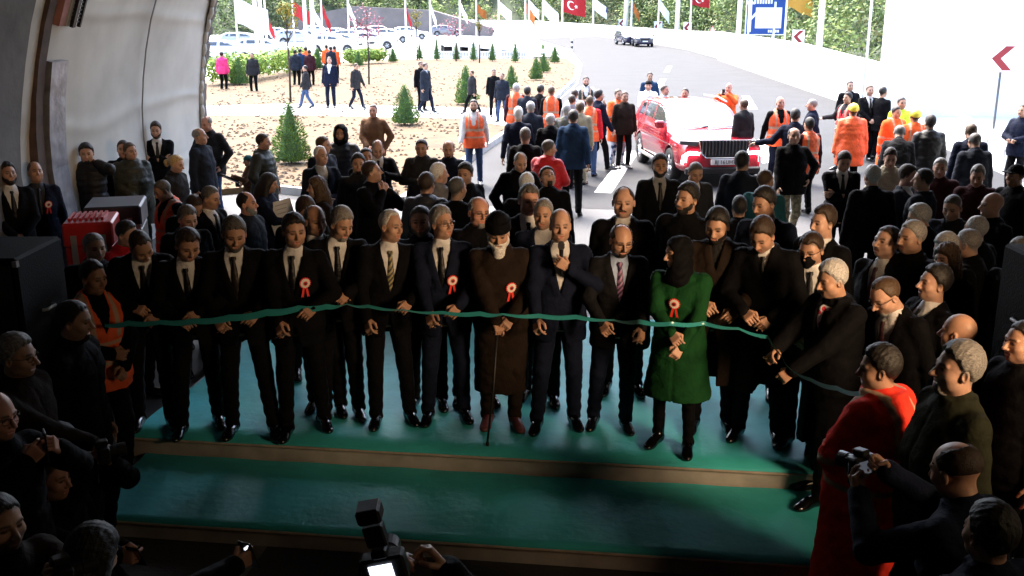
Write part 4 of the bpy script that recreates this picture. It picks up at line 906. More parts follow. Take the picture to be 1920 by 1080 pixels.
# ---- vegetation
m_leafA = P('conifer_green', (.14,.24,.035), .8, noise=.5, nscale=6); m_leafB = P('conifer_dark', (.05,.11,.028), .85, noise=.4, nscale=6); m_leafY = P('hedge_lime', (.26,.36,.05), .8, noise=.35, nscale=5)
m_bark = P('bark', (.04,.028,.02), .9, noise=.3, nscale=12, bump=.6)
def conifer_mesh(seed, wid, n=3000, col=0):
    rg = random.Random(seed); mb = MB()
    ph = [rg.uniform(0,6.3) for _ in range(4)]
    for i in range(n):
        t = 1-rg.random()**.6; t = min(t, .985); a = rg.uniform(0,6.3); z = .04+.96*t
        prof = wid*((1-t)**.75*(.72+.28*min(1,t*6)))*(1+.14*math.sin(a*3+ph[0]+t*9)+.10*math.sin(a*5+ph[1])+.08*math.sin(t*30+a))
        rr_ = prof*(1-.55*rg.random()**2.5); s = rg.uniform(.012,.027)*(1.2-t*.4); c = Vector((rr_*math.cos(a), rr_*math.sin(a), z))
        u = Vector((rg.gauss(0,1),rg.gauss(0,1),rg.gauss(0,1))).normalized(); o = Vector((math.cos(a),math.sin(a),.9+rg.gauss(0,.3))).normalized(); v = o.cross(u).normalized()
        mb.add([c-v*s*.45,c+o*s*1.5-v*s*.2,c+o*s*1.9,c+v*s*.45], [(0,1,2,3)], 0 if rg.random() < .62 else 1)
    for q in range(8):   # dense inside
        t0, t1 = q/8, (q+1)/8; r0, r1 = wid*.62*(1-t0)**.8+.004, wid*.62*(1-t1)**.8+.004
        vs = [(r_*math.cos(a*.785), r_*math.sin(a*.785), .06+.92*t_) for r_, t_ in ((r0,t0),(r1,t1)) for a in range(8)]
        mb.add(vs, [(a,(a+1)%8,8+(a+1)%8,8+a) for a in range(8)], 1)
    return mb.mesh('crown')
CM = [conifer_mesh(1,.30), conifer_mesh(2,.33), conifer_mesh(3,.28), conifer_mesh(4,.14,900), conifer_mesh(5,.16,900)]
def trunk_me():
    mb = MB(); mb.tube([(0,0,-.02),(.004,0,.15),(0,.004,.4)], [.022,.018,.01], 8); return mb.mesh('trunk', True)
TM = trunk_me()
CT = [(547,192,306,0,78,'largest young conifer, standing behind the dark hooded jacket man'),(760,158,234,1,56,'mid-sized conifer in the middle of the sandy bed'),(449,107,159,2,40,'conifer at the left end of the lime hedge'),(874,122,196,0,46,'conifer partly hidden behind the man walking by it'),
 (959,122,166,1,30,'conifer left of the group at the island tip'),(1005,108,150,2,28,'round conifer at the island tip, left one'),(1019,98,136,1,28,'round conifer at the island tip, in the middle'),(1040,86,118,0,20,'conifer closest to the striped marker post'),
 (596,90,130,0,30,'conifer right of the lime hedge'),(672,95,124,1,22,'small conifer in the short hedge'),(737,90,117,2,20,'small lone conifer right of the short hedge'),
 (787,80,112,3,14,'slim cypress beside the thin yellow tree'),(819,70,113,4,14,'slim cypress left of the first dark opening, tallest of the row'),(856,78,113,3,15,'slim cypress right of the first dark opening'),(888,76,114,4,16,'broad cypress in the middle of the row'),(923,76,115,3,15,'slim cypress right of the second dark opening'),(966,77,117,4,15,'slim cypress second from the right of the row'),(1018,78,104,3,12,'last slim cypress behind the round conifers')]
for px, pt, pb, mi, wpx, lb in CT:
    b0 = at_z(px, pb, .12); hgt = at_y(px, pt, b0.y).z-.12; r = empty('conifer' if mi < 3 else 'cypress', b0, px*.7, 1); tag(r, lb, 'tree', 'young conifers on the sandy bed' if mi < 3 else 'cypresses along the back of the bed')
    wm = wpx/FOC*b0.y/2/{0:.30,1:.33,2:.28,3:.14,4:.16}[mi]
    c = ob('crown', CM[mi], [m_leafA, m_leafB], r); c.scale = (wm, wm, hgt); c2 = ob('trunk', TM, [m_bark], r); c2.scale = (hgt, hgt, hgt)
def leafmass(mb, c, rad, n, s, rg, mi=(0,1), sq=(1,1,1), up=.6):
    for _ in range(n):
        u = Vector((rg.gauss(0,1),rg.gauss(0,1),rg.gauss(0,1))).normalized(); rr_ = rad*(.55+.45*rg.random())*(1+.18*math.sin(u.x*5+c[0])*math.sin(u.z*6+c[1])); p = Vector(c)+Vector((u.x*sq[0],u.y*sq[1],u.z*sq[2]))*rr_
        nrm = (u+Vector((rg.gauss(0,.6),rg.gauss(0,.6),rg.gauss(0,.6)+up))).normalized(); a = nrm.orthogonal().normalized(); b = nrm.cross(a); th_ = rg.uniform(0,6.3); a, b = a*math.cos(th_)+b*math.sin(th_), b*math.cos(th_)-a*math.sin(th_); z = s*rg.uniform(.6,1.3)
        mb.add([p-a*z,p-b*z*.55,p+a*z,p+b*z*.55], [(0,1,2,3)], mi[0] if rg.random() < .6 else mi[1])
def hedge(pts, n, label, wh=.45):
    rg = random.Random(n); mb = MB(); P3 = [at_z(a, b, .12) for a, b in pts]
    for i in range(n):
        t = i/(n-1)*(len(P3)-1); j = min(int(t), len(P3)-2); c = P3[j].lerp(P3[j+1], t-j)
        leafmass(mb, (c.x, c.y, .12+wh*(.9+.15*rg.random())), wh*.9, 260, .10, rg, (0,1), (1,.8,.9))
    o = mb.build('hedge', [m_leafY, m_leafA]); tag(o, label, 'hedge')
hedge([(405,160),(470,152),(545,138),(570,132)], 22, 'lime green clipped hedge along the left of the sandy bed', .8); hedge([(655,122),(715,118)], 9, 'short lime hedge behind the walking men', .6)
def thin_tree(px, pt, pb, cols, label, rad=.55, leaf=260, pink=False):
    b0 = at_z(px, pb, .12); hgt = at_y(px, pt, b0.y).z-.12; r = empty('young_tree', b0); tag(r, label, 'tree'); rg = random.Random(px); mb = MB()
    mb.tube([(0,0,0),(.03,0,hgt*.4),(0,.02,hgt*.75),(.02,0,hgt)], [.045,.04,.025,.01], 7)
    for q in range(9):
        a = rg.uniform(0,6.3); z = hgt*rg.uniform(.55,.8); mb.tube([(0,0,z),(rad*.5*math.cos(a),rad*.5*math.sin(a),z+hgt*.10),(rad*math.cos(a),rad*math.sin(a),z+hgt*.22)], [.016,.010,.004], 5)
    mb.build('trunk', m_bark, r, True); mb = MB()
    for q in range(7): leafmass(mb, (rg.uniform(-.5,.5)*rad, rg.uniform(-.5,.5)*rad, hgt*rg.uniform(.72,.98)), rad*.6, leaf//7, .07, rg)
    mb.build('crown', cols, r)
yl = [P('yellow_leaf', (.26,.19,.02), .8), P('lime_leaf', (.14,.18,.03), .8)]; pk_ = [P('pink_blossom', (.36,.10,.13), .8), P('pale_blossom', (.5,.24,.26), .8)]
thin_tree(545, 8, 192, yl, 'thin young tree with yellow leaves at the left of the bed', .5); thin_tree(782, 18, 113, yl, 'thin young yellow tree beside the first cypress', .5, 200); thin_tree(899, 24, 118, yl, 'thin young tree with sparse yellow leaves in front of the cypresses', .35, 120)
thin_tree(692, 22, 158, pk_, 'thin pink blossom tree right of the strolling man', 1.1, 260); thin_tree(855, 40, 115, pk_, 'pink blossom tree among the cypresses', 1.3, 220); thin_tree(934, 38, 76, pk_, 'far pink blossom tree left of the marker post', 2.4, 260)
# wooded hill behind the barrier
hm_ = MB(); hp_ = [(20.5,36),(21,60),(23.5,80),(25.5,100),(25,130),(19,168),(6,200),(-20,212),(-34,190),(-50,152),(-84,132),(-130,128)]
vs = []
for x, y in hp_:
    for k_, (o, z) in enumerate(((-2,.0),(8,2.5),(30,14),(90,45))):
        cx_, cy_ = 0, 60; d = Vector((x-cx_, y-cy_)).normalized(); vs.append((x+d.x*o, y+d.y*o, z))
hm_.add(vs, [(i*4+j,(i+1)*4+j,(i+1)*4+j+1,i*4+j+1) for i in range(len(hp_)-1) for j in range(3)]); tag(hm_.build('hill', m_green, smooth=True), kind='structure')
rg = random.Random(11); mb = MB(); 
for i in range(560):
    t = rg.random()**.8*(len(hp_)-1.001); j = int(t); f = t-j; x = hp_[j][0]+(hp_[j+1][0]-hp_[j][0])*f; y = hp_[j][1]+(hp_[j+1][1]-hp_[j][1])*f
    d = Vector((x, y-60)).normalized(); o = rg.uniform(-4.5,26); x += d.x*o; y += d.y*o; g0 = max(0, o*.42)
    D = math.hypot(x, y); rad = rg.uniform(1.6,3.0); s = .09+D*.0009; sh = rg.random()
    mi = (0,1) if sh < .45 else (1,2) if sh < .7 else (0,3)
    for q in range(3): leafmass(mb, (x+rg.uniform(-1.4,1.4), y+rg.uniform(-1.4,1.4), g0+rad*(.5+q*.75)), rad*(1-.18*q), int(260*min(1.3, 75/D)), s, rg, mi, (1,1,.9))
FO = mb.build('forest', [P('oak_green', (.15,.21,.06), .8, noise=.4, nscale=.5), P('deep_green', (.065,.095,.04), .85, noise=.4, nscale=.5), P('olive_green', (.14,.14,.055), .85, noise=.3, nscale=.5), P('spring_green', (.22,.27,.07), .8, noise=.3, nscale=.5)]); tag(FO, 'dense wood covering the hill beyond the road', kind='stuff')
# far left: grey wooded slope dimmer + retaining wall and viaduct
wallpath('retaining_wall', [(-3,150),(-12,158),(-25,166),(-36,170)], [1.2,3.6,4.2,2.2], .8, P('grey_retaining_wall', (.11,.10,.10), .9, noise=.2, nscale=.4), 'grey retaining wall at the foot of the wooded hill', 'wall')
vd = empty('underpass', tuple(at_z(880,113,0).xy)+(0,)); vd.location.y += 3; tag(vd, 'white concrete underpass with dark openings behind the cypresses', 'bridge')
Y_ = vd.location.y; X_ = vd.location.x; fx = lambda px, py=100: at_y(px, py, Y_).x-X_; fz = lambda py: at_y(880, py, Y_).z
mb = MB(); x0, x1 = fx(822), fx(1050); mb.add([(x0,0,fz(84)),(x1,0,fz(103)),(x1,4,fz(103)),(x0,4,fz(84)),(x0,0,fz(76)),(x1,0,fz(97)),(x1,4,fz(97)),(x0,4,fz(76))], [(3,2,1,0),(4,5,6,7),(0,1,5,4),(1,2,6,5),(2,3,7,6),(3,0,4,7)]); mb.build('deck', m_wall, vd)
for a, b in ((822,826),(848,862),(878,900),(917,940),(960,966)): mb = MB(); mb.box((fx(a),.1,0),(fx(b),3.9,fz(84+ (a-822)*19/228)-.01)); mb.build('pier', m_wall, vd)
mb = MB(); mb.box((x0,3.95,0),(fx(985),4.1,fz(90))); mb.build('back_wall', P('shaded_concrete', (.10,.10,.12), .9), vd)  # dark base colour stands in for the shade inside the openings
mb = MB(); 
for i in range(70): x = fx(800)+i*(fx(1000)-fx(800))/70; mb.box((x,-2.4,0),(x+.07,-2.34,.55))
mb.box((fx(800),-2.42,.55),(fx(1000),-2.32,.62)); o = mb.build('fence', m_white); o.location = vd.location; tag(o, 'low white paling fence behind the cypresses', 'fence')
br = empty('road_bridge', tuple(at_z(470,100,0).xy)+(0,)); tag(br, 'pale elevated road with a thin rail at the far left', 'bridge'); X_, Y_ = br.location.x, br.location.y
mb = MB(); mb.box((fx(330),0,at_y(500,98,Y_).z),(fx(548),6,at_y(500,86,Y_).z)); mb.build('deck', m_wall, br)
mb = MB(); mb.tube([(fx(330),-.1,at_y(500,82,Y_).z+.1),(fx(548),-.1,at_y(500,82,Y_).z+.1)], .06, 6); mb.build('rail', m_steel, br)
for px in (360,444,500,540): mb = MB(); mb.box((fx(px),.3,0),(fx(px)+.5,5,at_y(500,98,Y_).z-.01)); mb.build('pier', m_wall, br)
# ---- cars
def car_parts(h, lod):
    "car along y: front at y=-2.25, rear at y=2.25"
    g = G((-1.0,-2.45,.12), (1.0,2.45,1.75), h); X, Y, Z = np.broadcast_arrays(g.X, g.Y, g.Z)
    w_ = np.interp(Y, [-2.35,-2.25,-2.0,-1.4,1.6,2.1,2.33], [.70,.80,.88,.925,.925,.88,.72]); top = np.interp(Y, [-2.34,-2.28,-2.15,-1.2,-1.0,2.0,2.3], [.76,.90,.955,1.05,1.08,1.06,.96]); bot = np.interp(Y, [-2.35,-2.2,-1.8,1.8,2.35], [.34,.26,.25,.25,.36])
    tum = np.where(Z > .62, 1-(Z-.62)*.10, 1-(.62-Z)*.06); cz = (top+bot)/2; hz = (top-bot)/2
    q = ((np.abs(X)/(w_*tum))**6+(np.abs(Z-cz)/hz)**6)**(1/6); d = (q-1)*np.minimum(w_, hz); d = np.maximum(d, np.abs(Y)-2.31); g.F = d.astype(np.float32)
    g.F = g.F+np.where((np.abs(Z-.80) < .02)&(np.abs(Y) < 1.9), -.006, 0)
    ctop = np.interp(Y, [-1.25,-.45,-.1,.5,1.5,1.95,2.25], [.95,1.45,1.53,1.575,1.54,1.46,.96]); cw = .86-(Z-1.0)*.33
    C = np.maximum(np.abs(X)/cw-1, (Z-ctop)*.75+(np.abs(X)**3)*.10); C = np.maximum(C, .95-Z); C = np.maximum(C, np.maximum(-1.3-Y, Y-2.28)).astype(np.float32)
    body = smin(g.F, C, .03)
    for yy in (-1.42, 1.36):
        wd = np.sqrt((Y-yy)**2+(Z-.36)**2)-.40; body = np.maximum(body, -np.maximum(wd, .60-np.abs(X)))
    Vb, Qb = snet(body.astype(np.float32), g.lo, h)
    sidey = (Y > np.interp(Z, [1.05,1.5], [-.85,-.35]))&(Y < np.interp(Z, [1.05,1.5], [1.95,1.6])); pil = (np.abs(Y-.42) < .045)|(np.abs(Y-1.32) < .04)
    side = (np.abs(X) > cw-.10)&sidey&~pil&(Z > 1.11)&(Z < np.minimum(1.50, ctop-.09)); G1 = np.where(side, C-.006, 1)
    wsl = np.interp(Z, [1.0,1.1,1.55], [-1.26,-1.08,-.40]); ws = (np.abs(X) < cw-.075)&(Y < .0)&(Z > 1.06)&(Z < 1.535); G2 = np.where(ws, C-.005, 1)
    rw = (np.abs(X) < cw-.10)&(Y > 1.5)&(Z > 1.10)&(Z < 1.50); G3 = np.where(rw, C-.006, 1)
    return (Vb, Qb), [snet(np.asarray(q, np.float32), g.lo, h) for q in (np.where(X < 0, G1, 1), np.where(X > 0, G1, 1), G2, G3)]
CARC = {}; m_wind = P('windscreen_glass', (.55,.60,.64), .12, metal=1)
m_tyre = P('tyre_rubber', (.015,.015,.016), .8, bump=.3, bscale=60); m_rim = P('alloy_rim', (.55,.56,.58), .3, metal=.8); m_glass = P('window_glass', (.02,.025,.03), .05, spec=1.0, coat=.5)
def wheel(parent, x, y, s):
    w_ = empty('wheel', (x,y,.36)); w_.parent = parent; mb = MB(); prof = [(.22,-.10),(.33,-.11),(.355,-.07),(.36,0),(.355,.07),(.33,.11),(.22,.10)]; n = 28
    vs = [(d*1.0, r_*math.cos(2*math.pi*q/n), r_*math.sin(2*math.pi*q/n)) for r_, d in prof for q in range(n)]; mb.add(vs, [(j*n+q, j*n+(q+1)%n, (j+1)*n+(q+1)%n, (j+1)*n+q) for j in range(6) for q in range(n)]); mb.build('tyre', m_tyre, w_, True)
    mb = MB(); vs = [(s*.085, .235*math.cos(2*math.pi*q/n), .235*math.sin(2*math.pi*q/n)) for q in range(n)]+[(s*.06, .20*math.cos(2*math.pi*q/n), .20*math.sin(2*math.pi*q/n)) for q in range(n)]
    mb.add(vs, [(q,(q+1)%n,n+(q+1)%n,n+q) for q in range(n)])
    for q in range(5):
        a = q*2*math.pi/5
        for e in (-.14,.14): mb.tube([(s*.07,.03*math.cos(a),.03*math.sin(a)),(s*.075,.21*math.cos(a+e),.21*math.sin(a+e))], [.028,.018], 6)
    mb.tube([(s*.02,0,0),(s*.08,0,0)], .05, 10); mb.build('rim', m_rim, w_, True)
    mb = MB(); mb.add([(s*.01, .22*math.cos(2*math.pi*q/n), .22*math.sin(2*math.pi*q/n)) for q in range(n)], [tuple(range(n))]); mb.build('brake_disc', m_black, w_)
def car(loc, rz, paint, label, h=.05, hero=False, group=None):
    if h not in CARC:
        (Vb, Qb), gl = car_parts(h, 0); CARC[h] = (mesh_np('car_body', Vb, Qb), [mesh_np('glass', *q) for q in gl])
    bm_, gl = CARC[h]; r = empty('suv' if hero else 'parked_car', loc, rz); tag(r, label, 'car', group); ob('body', bm_, paint, r)
    for nm, q in zip(('side_window','side_window','windscreen','rear_window'), gl): ob(nm, q, m_wind if nm == 'windscreen' else m_glass, r)
    for x in (-.80,.80):
        for y in (-1.42,1.36): wheel(r, x, y, 1 if x > 0 else -1)
    for s in (-1,1):
        mb = MB(); mb.box((min(s*.52,s*.83),-2.335,.80),(max(s*.52,s*.83),-2.24,.90), 0, None, .02); mb.build('headlight', P('headlamp_glass', (.5,.52,.55), .1, spec=1), r)
        mb = MB(); mb.box((min(s*.5,s*.84),2.24,.85),(max(s*.5,s*.84),2.335,.98), 0, None, .02); mb.build('tail_light', P('tail_red', (.4,.01,.01), .2), r)
        mb = MB(); mb.box((min(s*.88,s*1.08),-.92,1.06),(max(s*.88,s*1.08),-.78,1.22), 0, None, .03); mb.build('wing_mirror', paint, r)
    mb = MB(); mb.box((-.45,-2.345,.66),(.45,-2.30,.86), 0, None, .02); mb.build('grille', m_black, r)
    mb = MB(); mb.box((-.26,-2.36,.50),(.26,-2.335,.61), 0, None, .004); mb.build('number_plate', m_white, r)
    return r
m_redcar = P('red_car_paint', (.30,.006,.018), .22, coat=1, spec=.6)
SUVP = at_z(1337, 352, 0.); SUVP = Vector((4.07, 22.94, 0))
sv = car(SUVP, R(6.0), m_redcar, 'red sport utility car facing the tunnel with people around it', .022, True)
for ch in list(sv.children):
    if ch.name.split('.')[0] in ('grille','number_plate','headlight'): bpy.data.objects.remove(ch)
mb = MB(); M = Matrix.Translation((0,-2.325,0)) @ Matrix.Rotation(R(90),4,'X'); mb.prism([(-.52,.96),(.52,.96),(.46,.70),(.37,.62),(-.37,.62),(-.46,.70)], -.02, .012, 0, M); gr_ = mb.build('grille', P('grille_dark', (.03,.03,.035), .3), sv)
for i in range(14): mb = MB(); x = -.455+i*.07; mb.box((x-.012,-2.365,.66),(x+.012,-2.335,.945), 0, None, .004); mb.build('slat', P('chrome_slat', (.14,.14,.15), .35, metal=.8), gr_)
mb = MB(); mb.tube([(-.54,-2.34,.965),(.54,-2.34,.965)], .014, 6); mb.tube([(-.54,-2.34,.965),(-.47,-2.345,.70),(-.37,-2.345,.61),(.37,-2.345,.61),(.47,-2.345,.70),(.54,-2.34,.965)], .014, 6); mb.build('surround', P('chrome', (.6,.6,.62), .15, metal=1), gr_)
mb = MB(); mb.box((-.27,-2.375,.47),(.27,-2.35,.585), 0, None, .004); pl = mb.build('number_plate', m_white, sv)
for gx, gt in ((-.155,'BJ'),(-.03,'16'),(.14,'UHT')): tcv = bpy.data.curves.new('plate_text', 'FONT'); tcv.body = gt; tcv.size = .105; tcv.align_x = 'CENTER'; tcv.extrude = .002; to = bpy.data.objects.new('plate_text', tcv); COL.objects.link(to); to.parent = pl; to.location = (gx,-2.378,.492); to.rotation_euler = (R(90),0,0); tcv.materials.append(m_black); bpy.context.view_layer.update(); tme = bpy.data.meshes.new_from_object(to); to2 = ob('plate_lettering', tme, None, pl, to.location); to2.rotation_euler = to.rotation_euler; bpy.data.objects.remove(to)
for s in (-1,1):
    mb = MB(); M = Matrix.Translation((0,-2.30,0)) @ Matrix.Rotation(R(90),4,'X'); mb.prism([(s*.53,.94),(s*.90,.965),(s*.92,.89),(s*.56,.85)][::s], -.06, .040, 0, M); mb.build('headlight', P('headlamp_dark', (.06,.06,.065), .15, spec=.8), sv)
    mb = MB(); mb.tube([(s*.52,-2.36,.70),(s*.74,-2.35,.715),(s*.83,-2.33,.64),(s*.86,-2.31,.50)], [.028,.036,.040,.030], 8, sq=1); mb.build('fog_lamp_gleam', P('glowing_gleam', (.9,.9,.9), .3, emit=(1,1,1), es=3), sv, True)  # emission stands in for reflections on the fog lamp chrome
    mb = MB(); mb.tube([(s*.66,-.30,1.555),(s*.67,.4,1.61),(s*.66,1.5,1.57)], .018, 6); mb.build('roof_rail', m_steel, sv, True)
mb = MB(); mb.box((-.78,-2.36,.26),(.78,-2.20,.42), 0, None, .03); mb.build('lower_bumper', m_black, sv)
mb = MB(); mb.tube([(-.55,-1.12,1.075),(.05,-1.02,1.11)], .010, 5); mb.tube([(.0,-1.12,1.085),(.6,-1.02,1.10)], .010, 5); mb.build('wiper', m_black, sv)
for s in (-1,1): mb = MB(); mb.box((min(s*.90,s*.945),-1.0,.27),(max(s*.90,s*.945),.95,.36), 0, None, .02); mb.build('sill', P('silver_sill', (.4,.4,.38), .4), sv)
for px, py, hue, rz, lb in ((1176,84,(.03,.03,.06),10,'dark car parked far up the road, left of a pair'),(1204,87,(.02,.02,.05),0,'dark car parked far up the road, right of a pair')):
    car(at_z(px, py, 0), R(rz), P('car_paint_%d' % px, hue, .2, coat=1), lb, .07, group='parked cars far up the road')
pc = [(628,100,(.55,.56,.58),80,'pale car on the plaza behind the orange vests'),(655,96,(.6,.6,.6),70,'pale car beyond the short hedge'),(700,92,(.6,.6,.62),90,'light car on the far plaza left of the blossom tree'),(735,80,(.62,.62,.62),85,'light car parked far behind the lone conifer'),(770,74,(.58,.6,.62),95,'light car at the back of the plaza near the cypresses'),(690,74,(.62,.62,.62),88,'white car beneath the crown of the blossom tree'),(640,78,(.6,.6,.6),92,'white car parked far behind the walking men'),
 (430,118,(.5,.5,.55),85,'pale car behind the pink jacket by the tunnel mouth'),(500,112,(.55,.55,.55),90,'pale car behind the dark standing man at the hedge'),(905,64,(.6,.6,.62),90,'white car on the far road left of the marker post'),
 (560,84,(.30,.32,.36),85,'grey car on the plaza right behind the yellow tree'),(462,92,(.25,.27,.30),88,'grey car below the pale elevated road'),(668,84,(.10,.11,.13),80,'dark car on the plaza between the blossom tree and the vests'),(716,70,(.20,.05,.05),90,'dull red car far behind the lone conifer'),(806,62,(.5,.5,.5),95,'pale car far behind the first cypress'),(600,70,(.35,.37,.4),90,'silver car far back on the plaza above the vests'),(525,76,(.5,.5,.52),90,'pale car far back left of the yellow tree'),(838,68,(.12,.12,.14),92,'dark car far behind the second blossom tree')]
for px, py, hue, rz, lb in pc: car(at_z(px, py, 0), R(rz), P('car_paint_%d' % px, hue, .25, coat=1), lb, .07, group='pale cars parked on the plaza')
# ------------------------------------------------------------------ the people
PL = .30; p = person
ROW = 'dignitaries lined up behind the ribbon'
rb = ('ribbon','ribbon'); rl = ('ribbonlow','ribbonlow')
# front row, left to right
F1 = p(262,434,'man in a black suit bowing his head, leftmost behind the ribbon',18,arms=rb,lean=21,head=(22,-22,8),hair='recede',hc='b',g=PL,H=1.76,tie='black',group=ROW,foot=(292,793))
F2 = p(350,432,'black suited man with white shirt front, second from the left behind the ribbon',12,arms=rb,lean=16,head=(18,-10,-10),hair='side',hc='b',g=PL,H=1.75,group=ROW,feet=((.16,.08),(-.12,-.1)),foot=(362,800))
F3 = p(437,410,'bearded grey haired man with a brown tie smiling down behind the ribbon',8,arms=rb,lean=5,head=(12,-16,-4),hair='thick',hc='dg',beard='beard',bc='dg',tie='brown',g=PL,H=1.79,group=ROW,feet=((.13,.05),(-.20,.12)),foot=(457,802))
F4 = p(550,404,'dark haired smiling man with a rosette before the woman with the paper',10,arms=rb,lean=3,head=(24,-4,0),hair='thick',hc='k',g=PL,H=1.79,ros=(-.10,.33),group=ROW,foot=(542,804))
F5 = p(640,392,'grey haired man with a short beard cutting the ribbon with raised hands',6,arms=(((.02,.38,1.12),(1,-.5,-.6),'pinch',(-.7,0,-.7)),((.10,.38,1.10),(1,-.5,-.6),'pinch',(-.7,0,-.7))),lean=7,head=(28,-16,-6),hair='thick',hc='g',beard='goatee',bc='g',g=PL,H=1.80,group=ROW,feet=((.14,.0),(-.13,.05)),foot=(664,772))
F6 = p(733,396,'silver haired elderly man with a striped tie leaning and looking right',10,arms=(('ribbonlow'),((.16,.34,1.05),(1,-.5,-.6),'pinch',(-.7,0,-.7))),lean=5,head=(34,2,-4),hair='recede',hc='s',tie=((.05,.05,.04),(.30,.25,.12)),g=PL,H=1.79,group=ROW,hv=1,foot=(755,780))
F7 = p(828,390,'slim grey haired man in glasses and navy suit with a rosette',6,c='navy',legs='navy',arms=(('ribbonlow'),((.10,.36,1.05),(1,-.5,-.6),'pinch',(-.7,0,-.7))),head=(40,2,0),hair='thick',hc='g',glasses=True,g=PL,H=1.78,ros=(-.085,.27),group=ROW,hv=1,foot=(842,780))
F8 = p(934,409,'old man with a black knitted cap, white beard and long brown robe holding a cane',4,'robe',c='brown',legs='brown',arms=(('cane'),((.07,.34,1.02),(1,-.5,-.6),'grip',(-.7,0,-.7))),lean=4,head=(4,-14,0),hair='short',hc='w',beard='longbeard+moustache',bc='w',hat='knit',g=PL,H=1.76,ros=(-.10,.28),shoe='wine',group=ROW,fat=.015,skin='m',foot=(926,792))
F9 = p(1051,394,'bald man in a navy suit speaking into a black microphone',0,c='navy',legs='navy',arms=(('ribbonlow'),('mic')),head=(2,-3,0),hair='ring',hc='g',tie=None,g=PL,H=1.78,group=ROW,fat=.02,skin='l',feet=((.17,.06),(-.13,-.02)),foot=(1046,794))
F10 = p(1166,423,'balding man with glasses, moustache and striped purple tie behind the ribbon',-4,c='char',legs='navy',arms=(('ribbon'),('ribbonlow')),lean=3,head=(8,-14,0),hair='ring',hc='b',beard='moustache+goatee',bc='b',glasses=True,tie=((.05,.02,.06),(.30,.16,.28)),shirt='lblue',g=PL,H=1.72,group=ROW,foot=(1157,800))
F11 = p(1272,446,'woman in a dark headscarf and long green coat with a rosette',-22,'dress',c='green',arms=(((.02,.33,1.08),(1.4,-.3,-.2),'grip',(-.7,0,-.7)),((.03,.34,1.0),(1,-.5,-.6),'grip',(-.7,0,-.7))),head=(-48,-6,0),hair='bald',hat='scarf',hatc='black',g=PL,H=1.66,ros=(.0,.33),group=ROW,shoe='boot',skin='l',leg='slim',foot=(1237,838))
F12 = p(1346,393,'bearded man in a dark brown overcoat right of the woman in green',-8,'longcoat',c='brown',arms=rb,lean=4,head=(-10,-16,0),hair='thick',hc='k',beard='beard',g=PL,H=1.83,tie=None,shirt='black',group=ROW,fat=.02,foot=(1305,800))
F13 = p(1431,410,'dark haired man in a black overcoat looking down at the scissors in his hands',-20,'longcoat',arms=rb,lean=7,head=(-12,-26,-4),hair='thick',hc='b',g=PL,H=1.80,group=ROW,foot=(1407,820))
F14 = p(1522,440,'man with glasses and a black face mask in a dark suit',-30,arms=('front','front'),head=(-14,-16,0),hair='side',hc='b',mask=True,glasses=True,g=PL,H=1.74,tie='char',group=ROW,foot=(1500,828))
F15 = p(1562,492,'grey haired man with a red and white patterned scarf at the end of the ribbon',-72,'coat',c='black',arms=(((.02,.42,1.12),(1,-.5,-.6),'pinch',(-.7,0,-.7)),((.06,.40,1.02),(1,-.5,-.6),'grip',(-.7,0,-.7))),lean=4,head=(-8,-10,0),hair='thick',hc='s',g=.15,H=1.74,tie=None,shirt='black',scarf=(.45,.03,.05),group=ROW,fat=.03)
# second row on and behind the stage
G2 = 'men standing close behind the front row'
p(590,386,'bald man peering out behind the smiling rosette man',5,head=(25,-8,0),hair='ring',hc='dg',g=PL,H=1.72,skin='d',group=G2)
p(572,372,'dark haired head lowered, between the long haired woman and the bald man',25,'jacket',head=(20,-25,0),hair='thick',hc='b',g=PL,H=1.66,group=G2)
p(788,388,'dark faced man half hidden between the silver haired man and the glasses man',0,'jacket',c='navy',hair='short',hc='dg',beard='beard',g=PL,H=1.70,skin='d',group=G2)
p(898,371,'bald man in glasses behind the man with the knitted cap',8,'jacket',head=(12,-3,0),hair='ring',hc='g',glasses=True,beard='goatee',bc='g',g=PL,H=1.74,skin='r',group=G2)
p(992,349,'grey haired suited man left behind the speaker',4,head=(6,-4,0),hair='side',hc='dg',g=PL,H=1.78,skin='r',group=G2)
p(1019,375,'man with short grey hair directly behind the speaker\'s shoulder',-6,c='navy',head=(-6,-6,0),hair='short',hc='g',g=PL,H=1.72,group=G2,tie=None)
p(1170,352,'balding man with a moustache in a thick black overcoat',-2,'coat',head=(0,-2,0),hair='balding',hc='b',beard='moustache',g=PL,H=1.80,fat=.05,tie=None,group=G2,skin='l')
p(1289,346,'black haired bearded man behind the woman in green',-20,'jacket',head=(-24,-2,0),hair='thick',hc='k',beard='beard',g=PL,H=1.80,group=G2)
p(1434,354,'dark haired man looking down in a navy suit behind the overcoat man',-25,c='navy',head=(-22,-14,0),hair='thick',hc='k',g=PL,H=1.80,group=G2)
p(1545,388,'brown haired young man in a dark suit looking left behind the masked man',-45,head=(-12,-4,0),hair='side',hc='b',g=PL,H=1.76,group=G2,skin='l')
p(1666,425,'broad dark haired man in a suit gazing up left, lit warmly from the front',-55,head=(-10,8,0),hair='short',hc='b',g=0,H=1.86,fat=.03,group=G2,tie='maroon',skin='l')
p(1712,415,'grey headed man hidden behind the broad man looking up left',-60,'jacket',head=(-10,-5,0),hair='short',hc='g',H=1.84,g=0.1,group=G2)
p(1755,499,'young black haired man in a white collar seen in profile',-78,head=(-8,4,0),hair='thick',hc='k',g=0,H=1.80,group=G2,skin='l')
p(1776,460,'woman with long brown hair behind the young man in profile',-60,'jacket',head=(-5,0,0),hair='longwave',hc='n',g=0,H=1.70,group=G2,skin='l')
